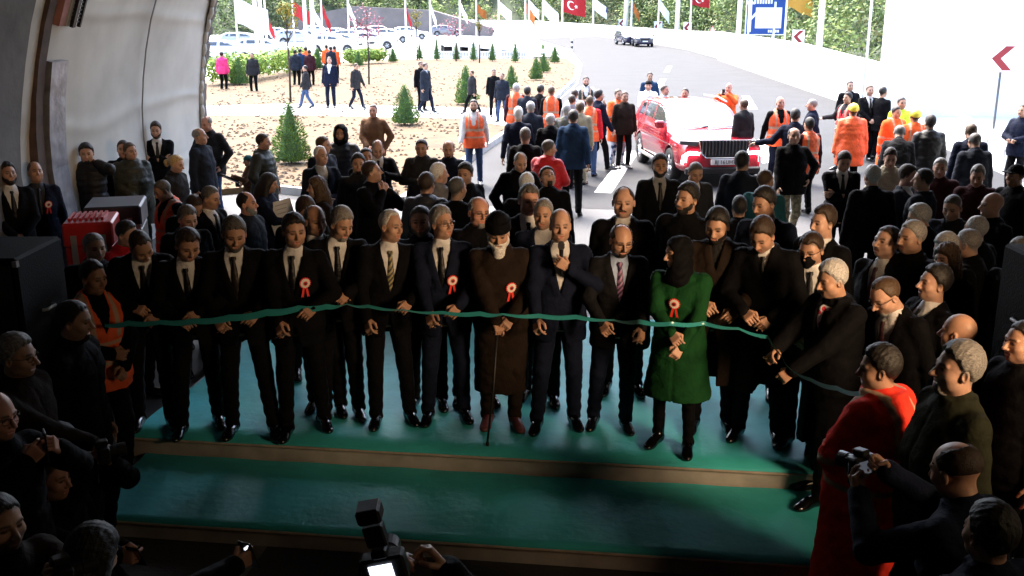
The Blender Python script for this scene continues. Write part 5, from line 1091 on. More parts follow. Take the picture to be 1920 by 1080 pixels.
p(1662,522,'man in glasses and white shirt leaning forward, behind the red hi-vis coat',-52,head=(-8,-18,0),lean=14,hair='recede',hc='n',glasses=True,beard='goatee',bc='g',g=0.,H=1.80,fat=.04,group=G2,tie='maroon',skin='l')
p(1800,590,'bald head seen from behind above the man with the lit face',-110,'jacket',head=(-20,0,0),hair='bald',g=0,H=1.72,group='spectators at the right edge')
p(1800,646,'man in an olive jacket whose profile is lit by warm light',-84,'jacket',c='olive',head=(-6,4,0),hair='thick',hc='g',beard='goatee',bc='g',g=.12,H=1.84,group='spectators at the right edge',fat=.04,hv=3,skin='l')
p(1652,652,'man in a red hi-vis long coat seen from behind by the ribbon end',-140,'raincoat',c='hired',legs='hired',fat=.06,arms=('belly','belly'),head=(38,-4,0),hair='thick',hc='k',g=0,H=1.76,group='workers in hi-vis clothing near the stage',leg='baggy')
p(1797,832,'bald photographer in a dark jacket holding up a camera with both hands',-145,'jacket',c='navy',arms=(((.06,.46,1.47),(1,.1,-1),'grip',(-.8,-.3,0)),((.16,.44,1.42),(1,.1,-1),'grip',(-.3,-.3,.8))),head=(-2,-8,0),lean=8,hair='ring',hc='b',g=0,H=1.78,group='photographers in the foreground')
PH1 = PEOPLE[-1]
p(1862,948,'black haired person cropped at the bottom right corner',-160,'jacket',c='navy',hair='thick',hc='k',g=0,H=1.70,group='photographers in the foreground')
p(1922,604,'dark haired man cut by the right edge, face turned left',-80,'jacket',hair='short',hc='k',g=0,H=1.78,group='spectators at the right edge')
# left foreground
LG = 'people crowding the left foreground'
p(136,566,'dark haired man in a black puffer jacket seen in profile by the loudspeaker',85,'jacket',c='black',head=(6,-8,0),hair='short',hc='k',g=0,H=1.78,group=LG,beard='goatee',hv=0,arms=('down','down'),fat=-.01)
p(28,630,'grey haired man in an olive jacket and glasses at the left edge',80,'jacket',c='brown',head=(4,-4,0),hair='thick',hc='g',glasses=True,g=0,H=1.75,group=LG,arms=(((.05,.55,1.12),(1,-.2,-1),'flat',(0,.3,1)),'down'))
p(-12,738,'bald man with glasses photographing at the left edge',60,'jacket',c='black',head=(10,-5,0),hair='ring',hc='n',glasses=True,g=0,H=1.72,arms=('phone','phone'),group='photographers in the foreground',skin='r')
p(112,800,'crouching dark haired photographer looking into a camera, below the puffer jacket man',62,'jacket',head=(10,-4,0),hair='thick',hc='k',g=0,H=1.75,drop=.50,arms=(((.05,.32,1.60),(1,.2,-1),'grip',(-.8,-.5,0)),((.05,.36,1.60),(1,.2,-1),'grip',(-.8,-.5,0))),feet=((.2,.25),(-.2,-.3)),group='photographers in the foreground',lod=0)
PH2 = PEOPLE[-1]
p(92,858,'crouching man with a dim reddish profile below the photographer',70,'jacket',c='black',head=(8,-4,0),hair='short',hc='b',skin='r',g=0,H=1.72,drop=.52,feet=((.2,.25),(-.2,-.3)),arms=(((.10,.80,1.30),(1,-.2,-1),'grip',(-.4,-.6,0)),'front'),group=LG,lod=0)
PH3 = PEOPLE[-1]
p(-8,932,'person holding a camera up at the lower left corner',55,'jacket',c='brown',hair='short',hc='k',head=(5,-4,0),g=0,H=1.72,drop=.1,arms=(((.05,.40,1.50),(1,.2,-1),'grip',(-.8,-.5,0)),((.05,.42,1.50),(1,.2,-1),'grip',(-.8,-.5,0))),group='photographers in the foreground')
PH4 = PEOPLE[-1]
p(170,990,'dark haired person looking at a glowing phone at the bottom left',150,'jacket',hair='long',hc='k',g=0,H=1.66,drop=.12,head=(0,-20,0),arms=(((.34,.60,1.42),(1,0,-1),'grip',(-.6,-.4,0)),((-.10,.42,1.22),(1,0,-1),'grip',(-.5,-.3,-.6))),group=LG)
PH5 = PEOPLE[-1]
p(722,1068,'person at the bottom edge raising a camera with a flash',175,'jacket',hair='short',hc='k',g=0,H=1.76,arms=(((.16,.26,1.63),(1,.1,-1),'grip',(-1,-.3,0)),((.05,.26,1.60),(1,.1,-1),'grip',(-1,-.3,0))),group='photographers in the foreground')
PH6 = PEOPLE[-1]
p(172,490,'worker in an orange and black hi-vis vest beside the left loudspeaker',50,'jacket',c='black',vest='orange',head=(10,-10,0),hair='short',hc='k',g=0,H=1.76,skin='d',arms=('belly','front'),group='workers in hi-vis clothing near the stage')
p(174,438,'man with cropped grey hair behind the left loudspeaker',20,'jacket',head=(25,-8,0),hair='buzz',hc='g',g=0,H=1.72,group='spectators at the left')
p(236,415,'dark haired worker in a red jacket leaning behind the bowing man',60,'jacket',c='red',head=(15,-15,0),hair='short',hc='k',g=0,H=1.70,group='workers in hi-vis clothing near the stage')
# along the left wall
WG = 'men standing along the left tunnel wall'
p(12,306,'black haired bearded man in a suit at the far left, head tilted back',35,head=(10,8,0),hair='thick',hc='k',beard='beard',H=1.82,arms=('front','front'),group=WG)
p(64,304,'balding man in a navy jacket wearing a rosette by the wall panel',30,c='navy',head=(10,10,0),hair='balding',hc='dg',H=1.78,ros=(-.08,.34),tie='navy',shirt='slate',group=WG)
p(160,270,'man in a black puffer jacket pressing a hand to his ear',10,'puffer',head=(10,-8,0),hair='thick',hc='k',beard='goatee',H=1.80,arms=('down','ear'),group=WG)
p(230,264,'dark jacketed man mostly hidden behind the olive coat man',15,'jacket',hair='short',hc='b',H=1.76,g=0,group=WG)
p(243,268,'stocky man in an olive field coat with his hands in front',35,'parkal',c='olive',legs='olive',head=(15,0,0),hair='short',hc='n',H=1.74,arms=('front','front'),fat=.06,group=WG)
p(291,230,'bearded man in a black suit with folded arms against the pale wall',15,head=(-5,-6,0),hair='thick',hc='b',beard='beard',H=1.80,arms=('crossed','crossed'),group=WG)
p(330,292,'blonde woman with tied hair in a dark jacket',75,'jacket',c='dgrey',head=(0,-14,0),hair='pony',hc='y',H=1.66,skin='l',group=WG)
p(374,241,'balding man in a dark leather jacket turned towards his neighbour',75,'jacket',c='slate',head=(20,5,0),hair='ring',hc='g',H=1.78,fat=.03,group=WG)
p(386,219,'tall bald man in a grey green jacket and jeans at the tunnel edge',-15,'jacket',c='dgrey',legs='jeans',head=(-10,-14,0),hair='ring',hc='g',H=1.80,arms=('pocket','pocket'),fat=.04,group=WG,skin='r')
LM = 'spectators at the left'
p(303,339,'man with cropped grey hair and an orange vest looking left down',-40,'jacket',vest='orange',head=(-10,-25,0),hair='buzz',hc='dg',H=1.68,group='workers in hi-vis clothing near the stage')
p(350,388,'dark haired head bent low in front of the orange vest man',35,'jacket',head=(10,-18,0),hair='side',hc='dg',H=1.70,group=LM)
p(362,366,'bald man bent forward near the orange vest man',40,'jacket',head=(10,-30,0),lean=12,hair='buzz',hc='b',H=1.72,arms=('belly','belly'),group=LM)
p(394,350,'man with short grey hair in a black suit seen from the side, chin down',60,head=(10,-14,0),hair='short',hc='dg',H=1.74,group=LM)
p(462,361,'man with a grey beard and dark denim shirt looking right',70,'jacket',c='slate',head=(10,4,0),hair='balding',hc='k',beard='beard',bc='g',H=1.72,group=LM,skin='r')
WP = p(504,326,'woman with dark hair in a navy coat holding a white paper',80,'dress',c='navy',head=(10,-14,0),hair='long',hc='k',H=1.64,arms=(((.02,.36,1.12),(1,-.5,-.6),'grip',(-.7,0,-.7)),'belly'),group=LM)
p(464,292,'child in an orange jacket and green beanie holding a black toy',-60,'jacket',c='tan',hat='beanie',hatc='teal',head=(-5,-10,0),hair='short',hc='b',H=1.24,arms=('belly','phonelow'),group=LM)
KID = PEOPLE[-1]
p(493,251,'man in a dark olive hooded jacket looking right beside the largest conifer',80,'puffer',c='olive',head=(5,-5,0),hair='short',hc='b',H=1.76,arms=('pocket','pocket'),group=LM)
# centre left crowd
CG = 'spectators in the middle of the crowd'
p(601,275,'white haired man in a blue grey suit with an open white collar',25,c='slate',head=(20,0,0),hair='recede',hc='w',H=1.78,tie=None,arms=('belly','belly'),group=CG,skin='l')
p(606,256,'brown haired man in a dark jacket behind the white haired man',55,'jacket',c='slate',head=(20,-5,0),hair='short',hc='n',H=1.78,group=CG,skin='l')
p(638,236,'man in a navy puffer jacket with the hood up',0,'puffer',c='slate',hat='hood',hatc='black',hair='short',hc='k',H=1.80,arms=('pocket','pocket'),group=CG,beard='beard')
p(699,196,'man in a brown leather jacket standing alone on the sand',-8,'jacket',c='tan',legs='navy',head=(6,0,0),hair='buzz',hc='b',H=1.78,arms=('front','pocket'),group=CG,skin='r')
p(708,264,'bald man looking at a phone below the brown leather jacket man',10,c='black',head=(0,-25,0),hair='ring',hc='b',H=1.76,arms=('down','phonelow'),group=CG,skin='l')
BALDP = PEOPLE[-1]
p(686,278,'dark haired head beside the bald man with the phone',20,'jacket',hair='short',hc='k',H=1.70,group=CG)
p(671,290,'young dark haired man in a grey jacket looking at the camera',10,'jacket',c='dgrey',head=(0,0,0),hair='thick',hc='k',beard='goatee',H=1.76,group=CG)
p(697,302,'large man in black seen from the side, hand raised to his mouth',60,'jacket',head=(30,8,0),hair='short',hc='b',H=1.82,arms=('chin','chin'),fat=.05,group=CG)
p(592,334,'woman with long wavy brown hair in profile',-60,'jacket',c='brown',head=(-10,0,0),hair='longwave',hc='n',H=1.66,group=CG,skin='l')
p(790,261,'man in a black coat eating something from his hand',-5,'jacket',c='dgrey',head=(0,-10,0),hair='buzz',hc='k',H=1.76,arms=(((.05,.26,1.18),(1,-.3,-.6),'grip',(0,-1,.2)),'down'),fat=.04,group=CG)
p(841,265,'bald moustached man in a blue jacket beside the kerb',0,'jacket',c='navy',head=(0,-8,0),hair='ring',hc='g',beard='moustache+goatee',bc='k',H=1.72,group=CG,skin='l')
p(800,326,'person in a navy puffer jacket seen from behind with cropped hair',170,'puffer',c='slate',head=(-10,-5,0),hair='thick',hc='b',H=1.76,group=CG)
p(824,308,'white haired person in a light striped jacket seen from the side',150,'jacket',c='lgrey',head=(-40,0,0),hair='thick',hc='w',H=1.74,group=CG,skin='l')
p(872,307,'dark haired man in a black jacket right of the white haired person',40,'jacket',head=(-60,-8,0),hair='thick',hc='k',H=1.76,fat=.04,group=CG)
p(858,333,'man with neat short hair and black jacket seen from behind',165,'suit',head=(-30,0,0),hair='short',hc='dg',H=1.76,group=CG,tie=None)
p(976,287,'balding man in a black coat looking down, left of the red jacket',10,'jacket',head=(8,-22,0),hair='balding',hc='g',H=1.76,fat=.05,arms=('pocket','pocket'),group=CG,skin='l')
p(988,327,'white haired head turned away in front of the man looking down',170,'jacket',head=(0,-5,0),hair='thick',hc='w',H=1.76,group=CG)
p(1027,314,'black haired man with his head thrown back, looking up',5,'jacket',head=(8,32,0),hair='thick',hc='k',beard='goatee',H=1.76,group=CG,skin='l')
p(1030,263,'man in a bright red hooded jacket turned to the right',150,'puffer',c='red',head=(-45,-5,0),hair='short',hc='dg',H=1.72,group=CG,skin='l',arms=('belly','belly'))
p(985,241,'grey haired man in a dark coat from behind, below the white haired navy suit',178,'coat',head=(0,-5,0),hair='thick',hc='dg',H=1.74,group=CG,tie=None)
# suits and coats around the car
RG = 'spectators between the car and the stage'
p(1238,291,'tall bearded man in a grey shirt and black tie in front of the red car',0,head=(0,2,0),hair='thick',hc='k',beard='beard',H=1.86,shirt='lgrey',group=RG,skin='d',hv=3)
p(1305,305,'bald man in a dark suit looking down in front of the number plate',5,c='dgrey',head=(6,-24,0),hair='buzz',hc='dg',H=1.76,group=RG)
p(1393,286,'man in a dark jacket seen from behind at the right headlamp of the car',160,'jacket',c='slate',head=(-20,0,0),hair='thick',hc='k',H=1.80,fat=.04,group=RG)
p(1437,319,'brown haired man in a teal jacket seen from behind',150,'jacket',c='teal',head=(-30,0,0),hair='short',hc='n',H=1.74,group=RG)
p(1387,370,'small black haired head below the teal jacket man',180,'jacket',hair='thick',hc='k',H=1.58,group=RG,g=.1)
p(1490,240,'bald man in a black jacket and khaki trousers walking towards the tunnel',4,'jacket',legs='khaki',head=(-4,2,0),hair='ring',hc='k',H=1.80,arms=('fwd','hip'),step=.22,group=RG,fat=.04,skin='l',pattern=('blotch',14,(.14,.13,.09)))
p(1584,286,'man in a black suit looking down with folded arms at the right',-5,head=(2,-22,0),hair='thick',hc='b',H=1.76,arms=('crossed','crossed'),group=RG)
p(1637,312,'white haired man in a black jacket seen from behind',170,'jacket',head=(20,-6,0),hair='thick',hc='s',H=1.78,fat=.05,group=RG,skin='l')
p(1671,280,'man with parted dark hair in a beige jacket',-8,'jacket',c='beige',head=(-6,-16,0),hair='thick',hc='b',H=1.76,group=RG,skin='l')
p(1705,311,'dark haired man facing the one in a grey back-turned coat',50,c='slate',head=(10,-6,0),hair='thick',hc='b',H=1.74,group=RG,tie=None,skin='l')
p(1732,317,'black haired man in a dark grey coat seen from behind',-130,'coat',c='slate',head=(20,0,0),hair='short',hc='k',H=1.78,group=RG,tie=None)
p(1765,297,'grey haired man with a brown scarf collar in a maroon coat',-20,'jacket',c='maroon',head=(-5,-8,0),hair='short',hc='s',H=1.74,group=RG,skin='l')
p(1835,312,'grey haired man in a maroon jacket with a pale scarf',-20,'jacket',c='maroon',head=(-10,-16,0),hair='side',hc='g',H=1.74,group=RG,skin='l')
RR = 'spectators packed at the right'
p(1725,385,'head of thick silver hair turned away below the dark grey coat',-130,'jacket',head=(20,-15,0),hair='thick',hc='s',H=1.74,group=RR)
p(1788,367,'bald man in a dark suit looking down at the right',-30,c='slate',head=(-12,-20,0),hair='buzz',hc='dg',H=1.76,tie=None,shirt='black',group=RR)
p(1862,362,'bald man with a sunlit crown facing left at the far right',-75,'jacket',head=(-15,0,0),hair='bald',H=1.80,fat=.05,group=RR,skin='l')
p(1832,405,'man with grey sides and a bald crown, seen from behind',-150,'jacket',hair='balding',hc='s',H=1.76,group=RR)
p(1817,430,'bald head seen from behind, right of the flat grey cap of hair',-130,'jacket',hair='buzz',hc='g',head=(0,-8,0),H=1.76,group=RR)
p(1776,440,'flat cap of grey hair bent forward in the packed right crowd',-60,'jacket',hair='thick',hc='s',head=(0,-18,0),H=1.76,group=RR)
p(1906,310,'man in a black flat cap looking left at the right edge',-70,'jacket',hat='cap',hatc='black',hair='short',hc='k',H=1.80,group=RR)
p(1913,450,'grey haired head cut by the right edge above the loudspeaker',-60,'jacket',hair='thick',hc='g',H=1.74,group=RR)
p(1829,250,'broad man in a dark grey jacket seen from behind at the guard rail',178,'jacket',c='slate',head=(0,-20,0),hair='buzz',hc='dg',H=1.76,fat=.07,group=RR)
p(1822,233,'man in a navy jacket half hidden behind the broad back at the guard rail',170,'jacket',c='navy',head=(0,-20,0),hair='short',hc='n',H=1.80,fat=.05,group=RR)
p(1920,196,'man in a blue jacket cut off by the right edge near the rail',-60,'jacket',c='navy',hair='short',hc='k',H=1.78,arms=('belly','belly'),group=RR)
p(1745,217,'man in a black quilted jacket with his hood down, seen from behind',175,'puffer',head=(15,0,0),hair='thick',hc='k',H=1.80,group=RR)
p(1688,236,'stooped man in a dark grey jacket seen from behind',160,'jacket',c='dgrey',lean=14,head=(0,-20,0),hair='short',hc='g',H=1.74,fat=.06,group=RR)
# outside on the road
OG = 'people standing on the road outside'; HG = 'workers in orange hi-vis outside'
p(888,187,'worker in an orange hi-vis vest over jeans walking to the tunnel',0,'jacket',c='white',vest='orange',legs='jeans',hair='short',hc='k',beard='beard',H=1.76,step=.12,arms=('fwd','bwd'),group=HG,skin='l')
p(968,156,'worker in an orange vest seen from behind, pale haired, left of the walking group',178,'jacket',c='maroon',vest='orange',hair='short',hc='s',H=1.78,fat=.05,group=HG)
p(972,202,'white haired man in a navy suit seen from behind',176,c='navy',hair='thick',hc='w',H=1.80,legs='navy',group=OG,step=.15,arms=('down','bwd'))
p(995,190,'grey haired man in a slate jacket beside the white haired navy suit',176,'jacket',c='slate',hair='short',hc='s',H=1.76,group=OG)
p(989,163,'dark haired person between two orange vests',165,'jacket',c='slate',hair='thick',hc='k',H=1.72,group=OG)
p(1014,160,'black jacketed man bending beside the second orange vest',150,'jacket',hair='thick',hc='k',lean=12,H=1.76,group=OG)
p(1034,162,'worker in an orange vest over black sleeves seen from behind',176,'jacket',vest='orange',hair='short',hc='n',H=1.76,group=HG,fat=.04)
p(1032,213,'grey haired man in a dark jacket below the second orange vest',176,'jacket',hair='short',hc='s',H=1.70,group=OG)
p(1075,206,'dark haired man in a blue jacket striding away from the tunnel',176,'jacket',c='blue',hair='short',hc='k',H=1.84,step=-.30,arms=('bwd','down'),group=OG,fat=.04)
p(1073,178,'young man with dark hair in a pale pink top, left of the blue jacket group',160,'jacket',c='lgrey',hair='short',hc='b',H=1.70,group=OG,skin='l')
p(1062,196,'person in a grey camouflage top behind the striding blue jacket',170,'jacket',c='lgrey',hair='thick',hc='s',H=1.70,group=OG,tpat=('blotch',12,(.12,.12,.09)))
p(1088,192,'brown haired person in a khaki coat behind the striding man',170,'jacket',c='khaki',hair='thick',hc='n',H=1.70,legs='khaki',group=OG)
p(1078,168,'small dark haired head beyond the pale pink top',170,'jacket',c='white',hair='short',hc='b',H=1.68,group=OG)
p(1099,144,'bearded man in a dark vest and white shirt facing the tunnel',0,'jacket',c='white',vest='olive',hair='short',hc='k',beard='beard',H=1.80,group=OG,skin='l')
p(1106,180,'worker in a red orange vest left of the dark blue jacket man',170,'jacket',c='red',vest='orange',legs='jeans',hair='short',hc='n',H=1.74,group=HG)
p(1124,169,'dark haired man in a navy jacket and black trousers walking right',110,'jacket',c='navy',hair='thick',hc='k',H=1.80,step=.20,arms=('fwd','chin'),group=OG,skin='l')
p(1160,168,'worker in a bright orange coat and jeans standing left of the car',20,'parka',c='orange',legs='jeans',hair='short',hc='n',H=1.76,arms=('belly','belly'),group=HG,skin='l',pattern=('blotch',10,(.5,.52,.6)))
p(1172,172,'man in a brown jacket tucked behind the bright orange coat',10,'jacket',c='brown',hair='short',hc='n',H=1.74,group=OG)
p(1219,136,'man in blue far up the road behind the car',0,'jacket',c='blue',hair='short',hc='k',H=1.78,group=OG)
p(1216,152,'man in a dark cap and pale top leaning at the car window',-10,'jacket',c='white',hat='beanie',hatc='black',hair='short',hc='k',H=1.76,group=OG,arms=('front','down'),skin='l')
p(1247,160,'bald man looking right behind the roof of the car',50,'jacket',c='white',hair='buzz',hc='b',H=1.76,group=OG,skin='r')
p(1285,166,'worker in a red top behind the middle of the car roof',-20,'jacket',c='red',hair='short',hc='b',H=1.74,group=HG)
p(1367,156,'worker in an orange jacket photographing with raised arms beside the car',-30,'jacket',c='orange',hair='bald',H=1.78,arms=('phone','phone'),group=HG,skin='r')
p(1395,186,'man in a dark grey jacket right of the car',-150,'jacket',c='dgrey',hair='short',hc='n',H=1.74,group=OG)
p(1464,182,'bald worker in an orange vest with arms spread right of the car',5,'jacket',vest='orange',hair='bald',H=1.80,arms=('bwd','down'),group=HG,skin='r',legs='navy')
p(1492,205,'man in a navy jacket reaching an arm out to the left',165,'jacket',c='navy',hair='thick',hc='k',H=1.80,arms=('down','side'),group=OG,legs='navy',lean=6)
p(1518,222,'worker in an orange vest from behind, next to the bald walking man',-160,'jacket',c='maroon',vest='orange',hair='thick',hc='k',H=1.70,group=HG)
p(1523,186,'bald man in a navy coat turned left',-110,'jacket',c='navy',hair='buzz',hc='g',H=1.76,arms=('side','bwd'),group=OG,skin='r')
p(1595,152,'tall broad man in black at the back of the right group',0,'jacket',c='black',hair='buzz',hc='k',H=1.84,fat=.06,group=OG,skin='l')
p(1590,174,'man with an orange scarf and dark coat stretching an arm left',-60,'jacket',c='dgrey',vest='red',hair='thick',hc='k',H=1.74,arms=('side','front'),group=HG)
p(1601,196,'worker in a long orange padded coat with a yellow hard hat, seen from behind',172,'parkal',c='orange',hair='short',hc='k',hat='hardhat',hatc='yellow',H=1.78,fat=.06,group=HG)
p(1632,160,'man in a dark suit and tie facing the tunnel, left of a pair in suits',4,hair='short',hc='n',H=1.80,arms=('front','front'),group=OG,skin='l')
p(1657,163,'man in a dark suit turned right, right of a pair in suits',120,hair='short',hc='k',H=1.78,group=OG)
p(1692,183,'worker in a lime yellow jacket behind the orange group',5,'jacket',c='lime',hair='short',hc='k',H=1.76,group='workers in hi-vis clothing outside by the rail')
p(1682,200,'dark haired worker in an orange coat leaning left',20,'raincoat',c='orange',hair='short',hc='k',H=1.72,lean=6,group=HG)
p(1717,207,'worker in an orange jacket with a yellow hard hat by the rail',175,'parka',c='orange',hair='short',hc='k',hat='hardhat',hatc='yellow',H=1.72,group=HG)
# in the planted park
PG = 'men strolling on the path through the bed'; Z12 = .12
p(571,123,'man in a dark jacket and jeans walking left on the park path',-80,'jacket',c='dgrey',legs='jeans',hair='short',hc='k',H=1.72,step=.26,arms=('bwd','fwd'),group=PG,g=Z12,foot=(571,203))
p(617,107,'man in an open dark suit and white shirt standing on the park path',0,c='navy',legs='navy',tie=None,hair='short',hc='n',H=1.80,fat=.05,group=PG,g=Z12,foot=(617,202),skin='l')
p(668,119,'man in a black jacket walking right on the park path',60,'jacket',c='dgrey',legs='navy',hair='short',hc='n',H=1.74,step=-.24,arms=('down','fwd'),group=PG,g=Z12,foot=(668,204),lean=5)
p(798,118,'man in a long dark coat walking right beside the mid-sized conifer',60,'coat',c='slate',legs='navy',hair='short',hc='b',H=1.80,step=-.22,group=PG,g=Z12,foot=(800,211))
p(789,115,'person in black half hidden behind the long dark coat',40,'jacket',hair='short',hc='b',H=1.80,group=PG,g=Z12,foot=(792,208))
p(884,132,'man in a black jacket striding left in front of a conifer',-60,'jacket',c='dgrey',hair='short',hc='n',H=1.80,step=.30,group=PG,g=Z12,foot=(884,214))
p(926,130,'dark jacketed man behind the jeans wearer at the island tip',10,'jacket',hair='short',hc='k',H=1.78,group=PG,g=Z12,foot=(926,219))
p(941,137,'man in a navy vest and jeans at the island tip',-20,'jacket',c='slate',legs='jeans',hair='short',hc='n',H=1.78,step=.12,group=PG,g=Z12,foot=(941,228),skin='l')
FG = 'distant people beyond the hedge'
for px, py, c, lb in ((415,97,'pink','distant person in a pink jacket at the tunnel edge'),(472,99,'dgrey','distant man in black beyond the lime hedge'),(553,93,'slate','distant dark figure left of the blue jacket beyond the hedge'),(562,91,'blue','distant person in a blue jacket beyond the hedge'),(573,88,'orange','distant person in an orange vest beyond the hedge'),(580,93,'maroon','distant dark red figure right of the orange vest beyond the hedge'),
    (612,84,'orange','distant orange vest left, above the man in the open suit'),(620,87,'slate','distant dark figure between two orange vests'),(627,86,'orange','distant orange vest right, above the man in the open suit')):
    p(px, py, lb, 170 if px != 472 else 0, 'jacket', c=c, hair='short', hc='k', H=1.75, group=FG)
# ------------------------------------------------------------------ things held
bpy.context.view_layer.update()
def W(rec, q):
    root, k, s = rec if isinstance(rec, tuple) else next(r for r in PEOPLE if r[0] is rec)
    return root.matrix_world @ Vector(q)
def handpos(rec, i, along=.085, palm=.03):
    root, k, s = rec if isinstance(rec, tuple) else next(r for r in PEOPLE if r[0] is rec)
    f = k['wr',i]-k['el',i]; f /= np.linalg.norm(f); pn = k['hp',i][1]; pn = pn-f*(pn@f); pn /= np.linalg.norm(pn)+1e-9
    return root.matrix_world @ Vector(k['wr',i]+f*along+pn*palm)
def aim(o, loc, fwd, up=(0,0,1)):
    f = Vector(fwd).normalized(); u = Vector(up); x = f.cross(u).normalized(); u = x.cross(f); M = Matrix((x, f, u)).transposed().to_4x4(); M.translation = loc; o.matrix_world = M
# microphone
h0 = handpos(F9, 1, .06, .028); mth = W(F9, next(r for r in PEOPLE if r[0] is F9)[1]['hc']+np.array([0,.125,-.075]))
r = empty('microphone', h0); tag(r, 'black microphone held to the speaker\'s mouth', 'microphone'); up = (mth-h0).normalized(); up = (up+Vector((0,-.15,.2))).normalized()
mb = MB(); mb.tube([-up*.10, up*.0, up*.10], [.011,.013,.017], 12); mb.build('handle', m_black, r, True); mb = MB(); mb.tube([up*.10, up*.115, up*.14, up*.158, up*.165], [.018,.026,.027,.018,.004], 14); mb.build('head', P('mic_mesh', (.10,.10,.11), .4, metal=.7, bump=.8, bscale=300), r, True)
# cane
h1 = handpos(F8, 0, .075, .03); ft_ = at_z(914, 836, PL); r = empty('walking_cane', (ft_.x, ft_.y, PL)); tag(r, 'black walking cane in front of the old bearded man', 'cane'); d = h1-Vector((ft_.x, ft_.y, PL))
mb = MB(); mb.tube([(0,0,.03), d*.5+Vector((.006,0,0)), d], [.008,.010,.011], 10); mb.build('shaft', m_black, r, True); mb = MB(); mb.tube([d+Vector((-.05,.01,.005)), d+Vector((0,0,.012)), d+Vector((.05,-.01,.006))], [.011,.014,.010], 10); mb.build('grip', P('cane_wood', (.08,.04,.02), .4), r, True); mb = MB(); mb.tube([(0,0,0),(0,0,.032)], .013, 10); mb.build('tip', m_tyre, r)
# watch
f9 = next(r for r in PEOPLE if r[0] is F9); 
# scissors in the cutting hands
def scissors(rec, i, lb):
    c = handpos(rec, i, .11, .02); r = empty('scissors', c, 0); tag(r, lb, 'scissors', 'ribbon scissors')
    root = rec; a = R(root.rotation_euler.z*0+random.uniform(-20,20)); mb = MB()
    for s in (-1,1): mb.box((-.006+s*.004,-.10,.0+s*.001),(.006+s*.004,.0,.002+s*.001), 0, Matrix.Rotation(s*.16+a,4,'Z'))
    mb.build('blade', P('chrome', (.6,.6,.62), .15, metal=1), r)
    for s in (-1,1):
        mb = MB(); mb.tube([Matrix.Rotation(a,3,'Z') @ Vector((s*.02+.016*math.cos(t), .035+.022*math.sin(t), 0)) for t in np.linspace(0, 2*math.pi, 13)], .0035, 6); mb.build('handle', P('gold_handle', (.5,.35,.12), .3, metal=.6), r, True)
for rec, i, lb in ((F3,0,'scissors in the hands of the bearded man with the brown tie'),(F4,0,'scissors in the hands of the smiling dark haired rosette man'),(F5,1,'scissors in the raised hands of the grey haired man'),(F6,0,'scissors in the lowered hand of the silver haired man'),(F7,0,'scissors in the lowered hand of the slim man in glasses'),(F10,1,'scissors held by the man with the striped purple tie'),(F13,1,'scissors held by the overcoat man looking down'),(F15,0,'scissors held by the man with the patterned scarf')): scissors(rec, i, lb)
# ribbon
rb0 = []
for px, py, ww, tw in ((196,610,.022,.3),(240,606,.035,.2),(300,604,.03,.5),(365,602,.038,.1),(430,596,.045,.0),(500,586,.045,.2),(560,578,.040,.1),(612,575,.035,.4),(650,570,.012,1.2),(690,574,.022,.4),(757,581,.014,1.2),(830,586,.022,.6),(900,588,.03,.2),(943,589,.018,1.),(1010,592,.028,.2),(1080,594,.028,.3),(1150,600,.016,1.),(1200,603,.028,.2),(1260,607,.026,.5),(1320,606,.024,.3),(1385,616,.020,1.),(1440,632,.022,.4),(1466,668,.016,.9),(1480,690,.012,1.2),(1520,712,.022,.6),(1570,728,.024,.3),(1612,738,.022,.4)):
    Yr = float(np.interp(px, [196,400,650,757,940,1050,1150,1235,1320,1440,1480,1612], [6.95,7.03,7.16,7.05,6.97,7.0,6.9,6.55,6.8,6.6,6.2,5.05]))
    rb0.append((at_y(px, py, Yr-.02), ww, tw))
mb = MB(); vs = []; M_ = 8
for i in range((len(rb0)-1)*M_+1):
    j = min(i//M_, len(rb0)-2); t = i/M_-j; t2 = t*t*(3-2*t); pos = rb0[j][0].lerp(rb0[j+1][0], t)-Vector((0,0,.012*math.sin(math.pi*t))); ww = (rb0[j][1]*(1-t2)+rb0[j+1][1]*t2)*.56; tw = rb0[j][2]*(1-t2)+rb0[j+1][2]*t2
    off = Vector((0,math.sin(tw),math.cos(tw)))*ww; vs += [pos+off, pos+Vector((0,.004,0)), pos-off]
mb.add(vs, [(i*3+q,(i+1)*3+q,(i+1)*3+q+1,i*3+q+1) for i in range(len(vs)//3-1) for q in (0,1)])
tag(mb.build('ribbon', P('teal_satin', (.02,.24,.25), .30, sheen=.4, spec=.7), smooth=True), 'long teal satin ribbon stretched across the front row', 'ribbon')
# paper
q = handpos(WP, 0, .09, .02); r = MB(); 
vs = [(x*.15, .015*math.sin(x*2), z*.21) for z in (-1,0,1) for x in (-1,0,1)]; r.add(vs, [(0,1,4,3),(1,2,5,4),(3,4,7,6),(4,5,8,7)])
for i in range(6): r.add([(-.12,-.004,.16-i*.05),(.10-.02*(i%3),-.004,.16-i*.05),(.10-.02*(i%3),-.004,.152-i*.05),(-.12,-.004,.152-i*.05)], [(0,1,2,3)], 1)
o = r.build('paper_sheet', [m_white, P('print_grey', (.4,.35,.4), .8)]); tag(o, 'white printed paper held by the woman in the navy coat', 'paper'); o.location = at_y(530,408,q.y-.12); o.rotation_euler = (R(-25), R(-14), R(15))
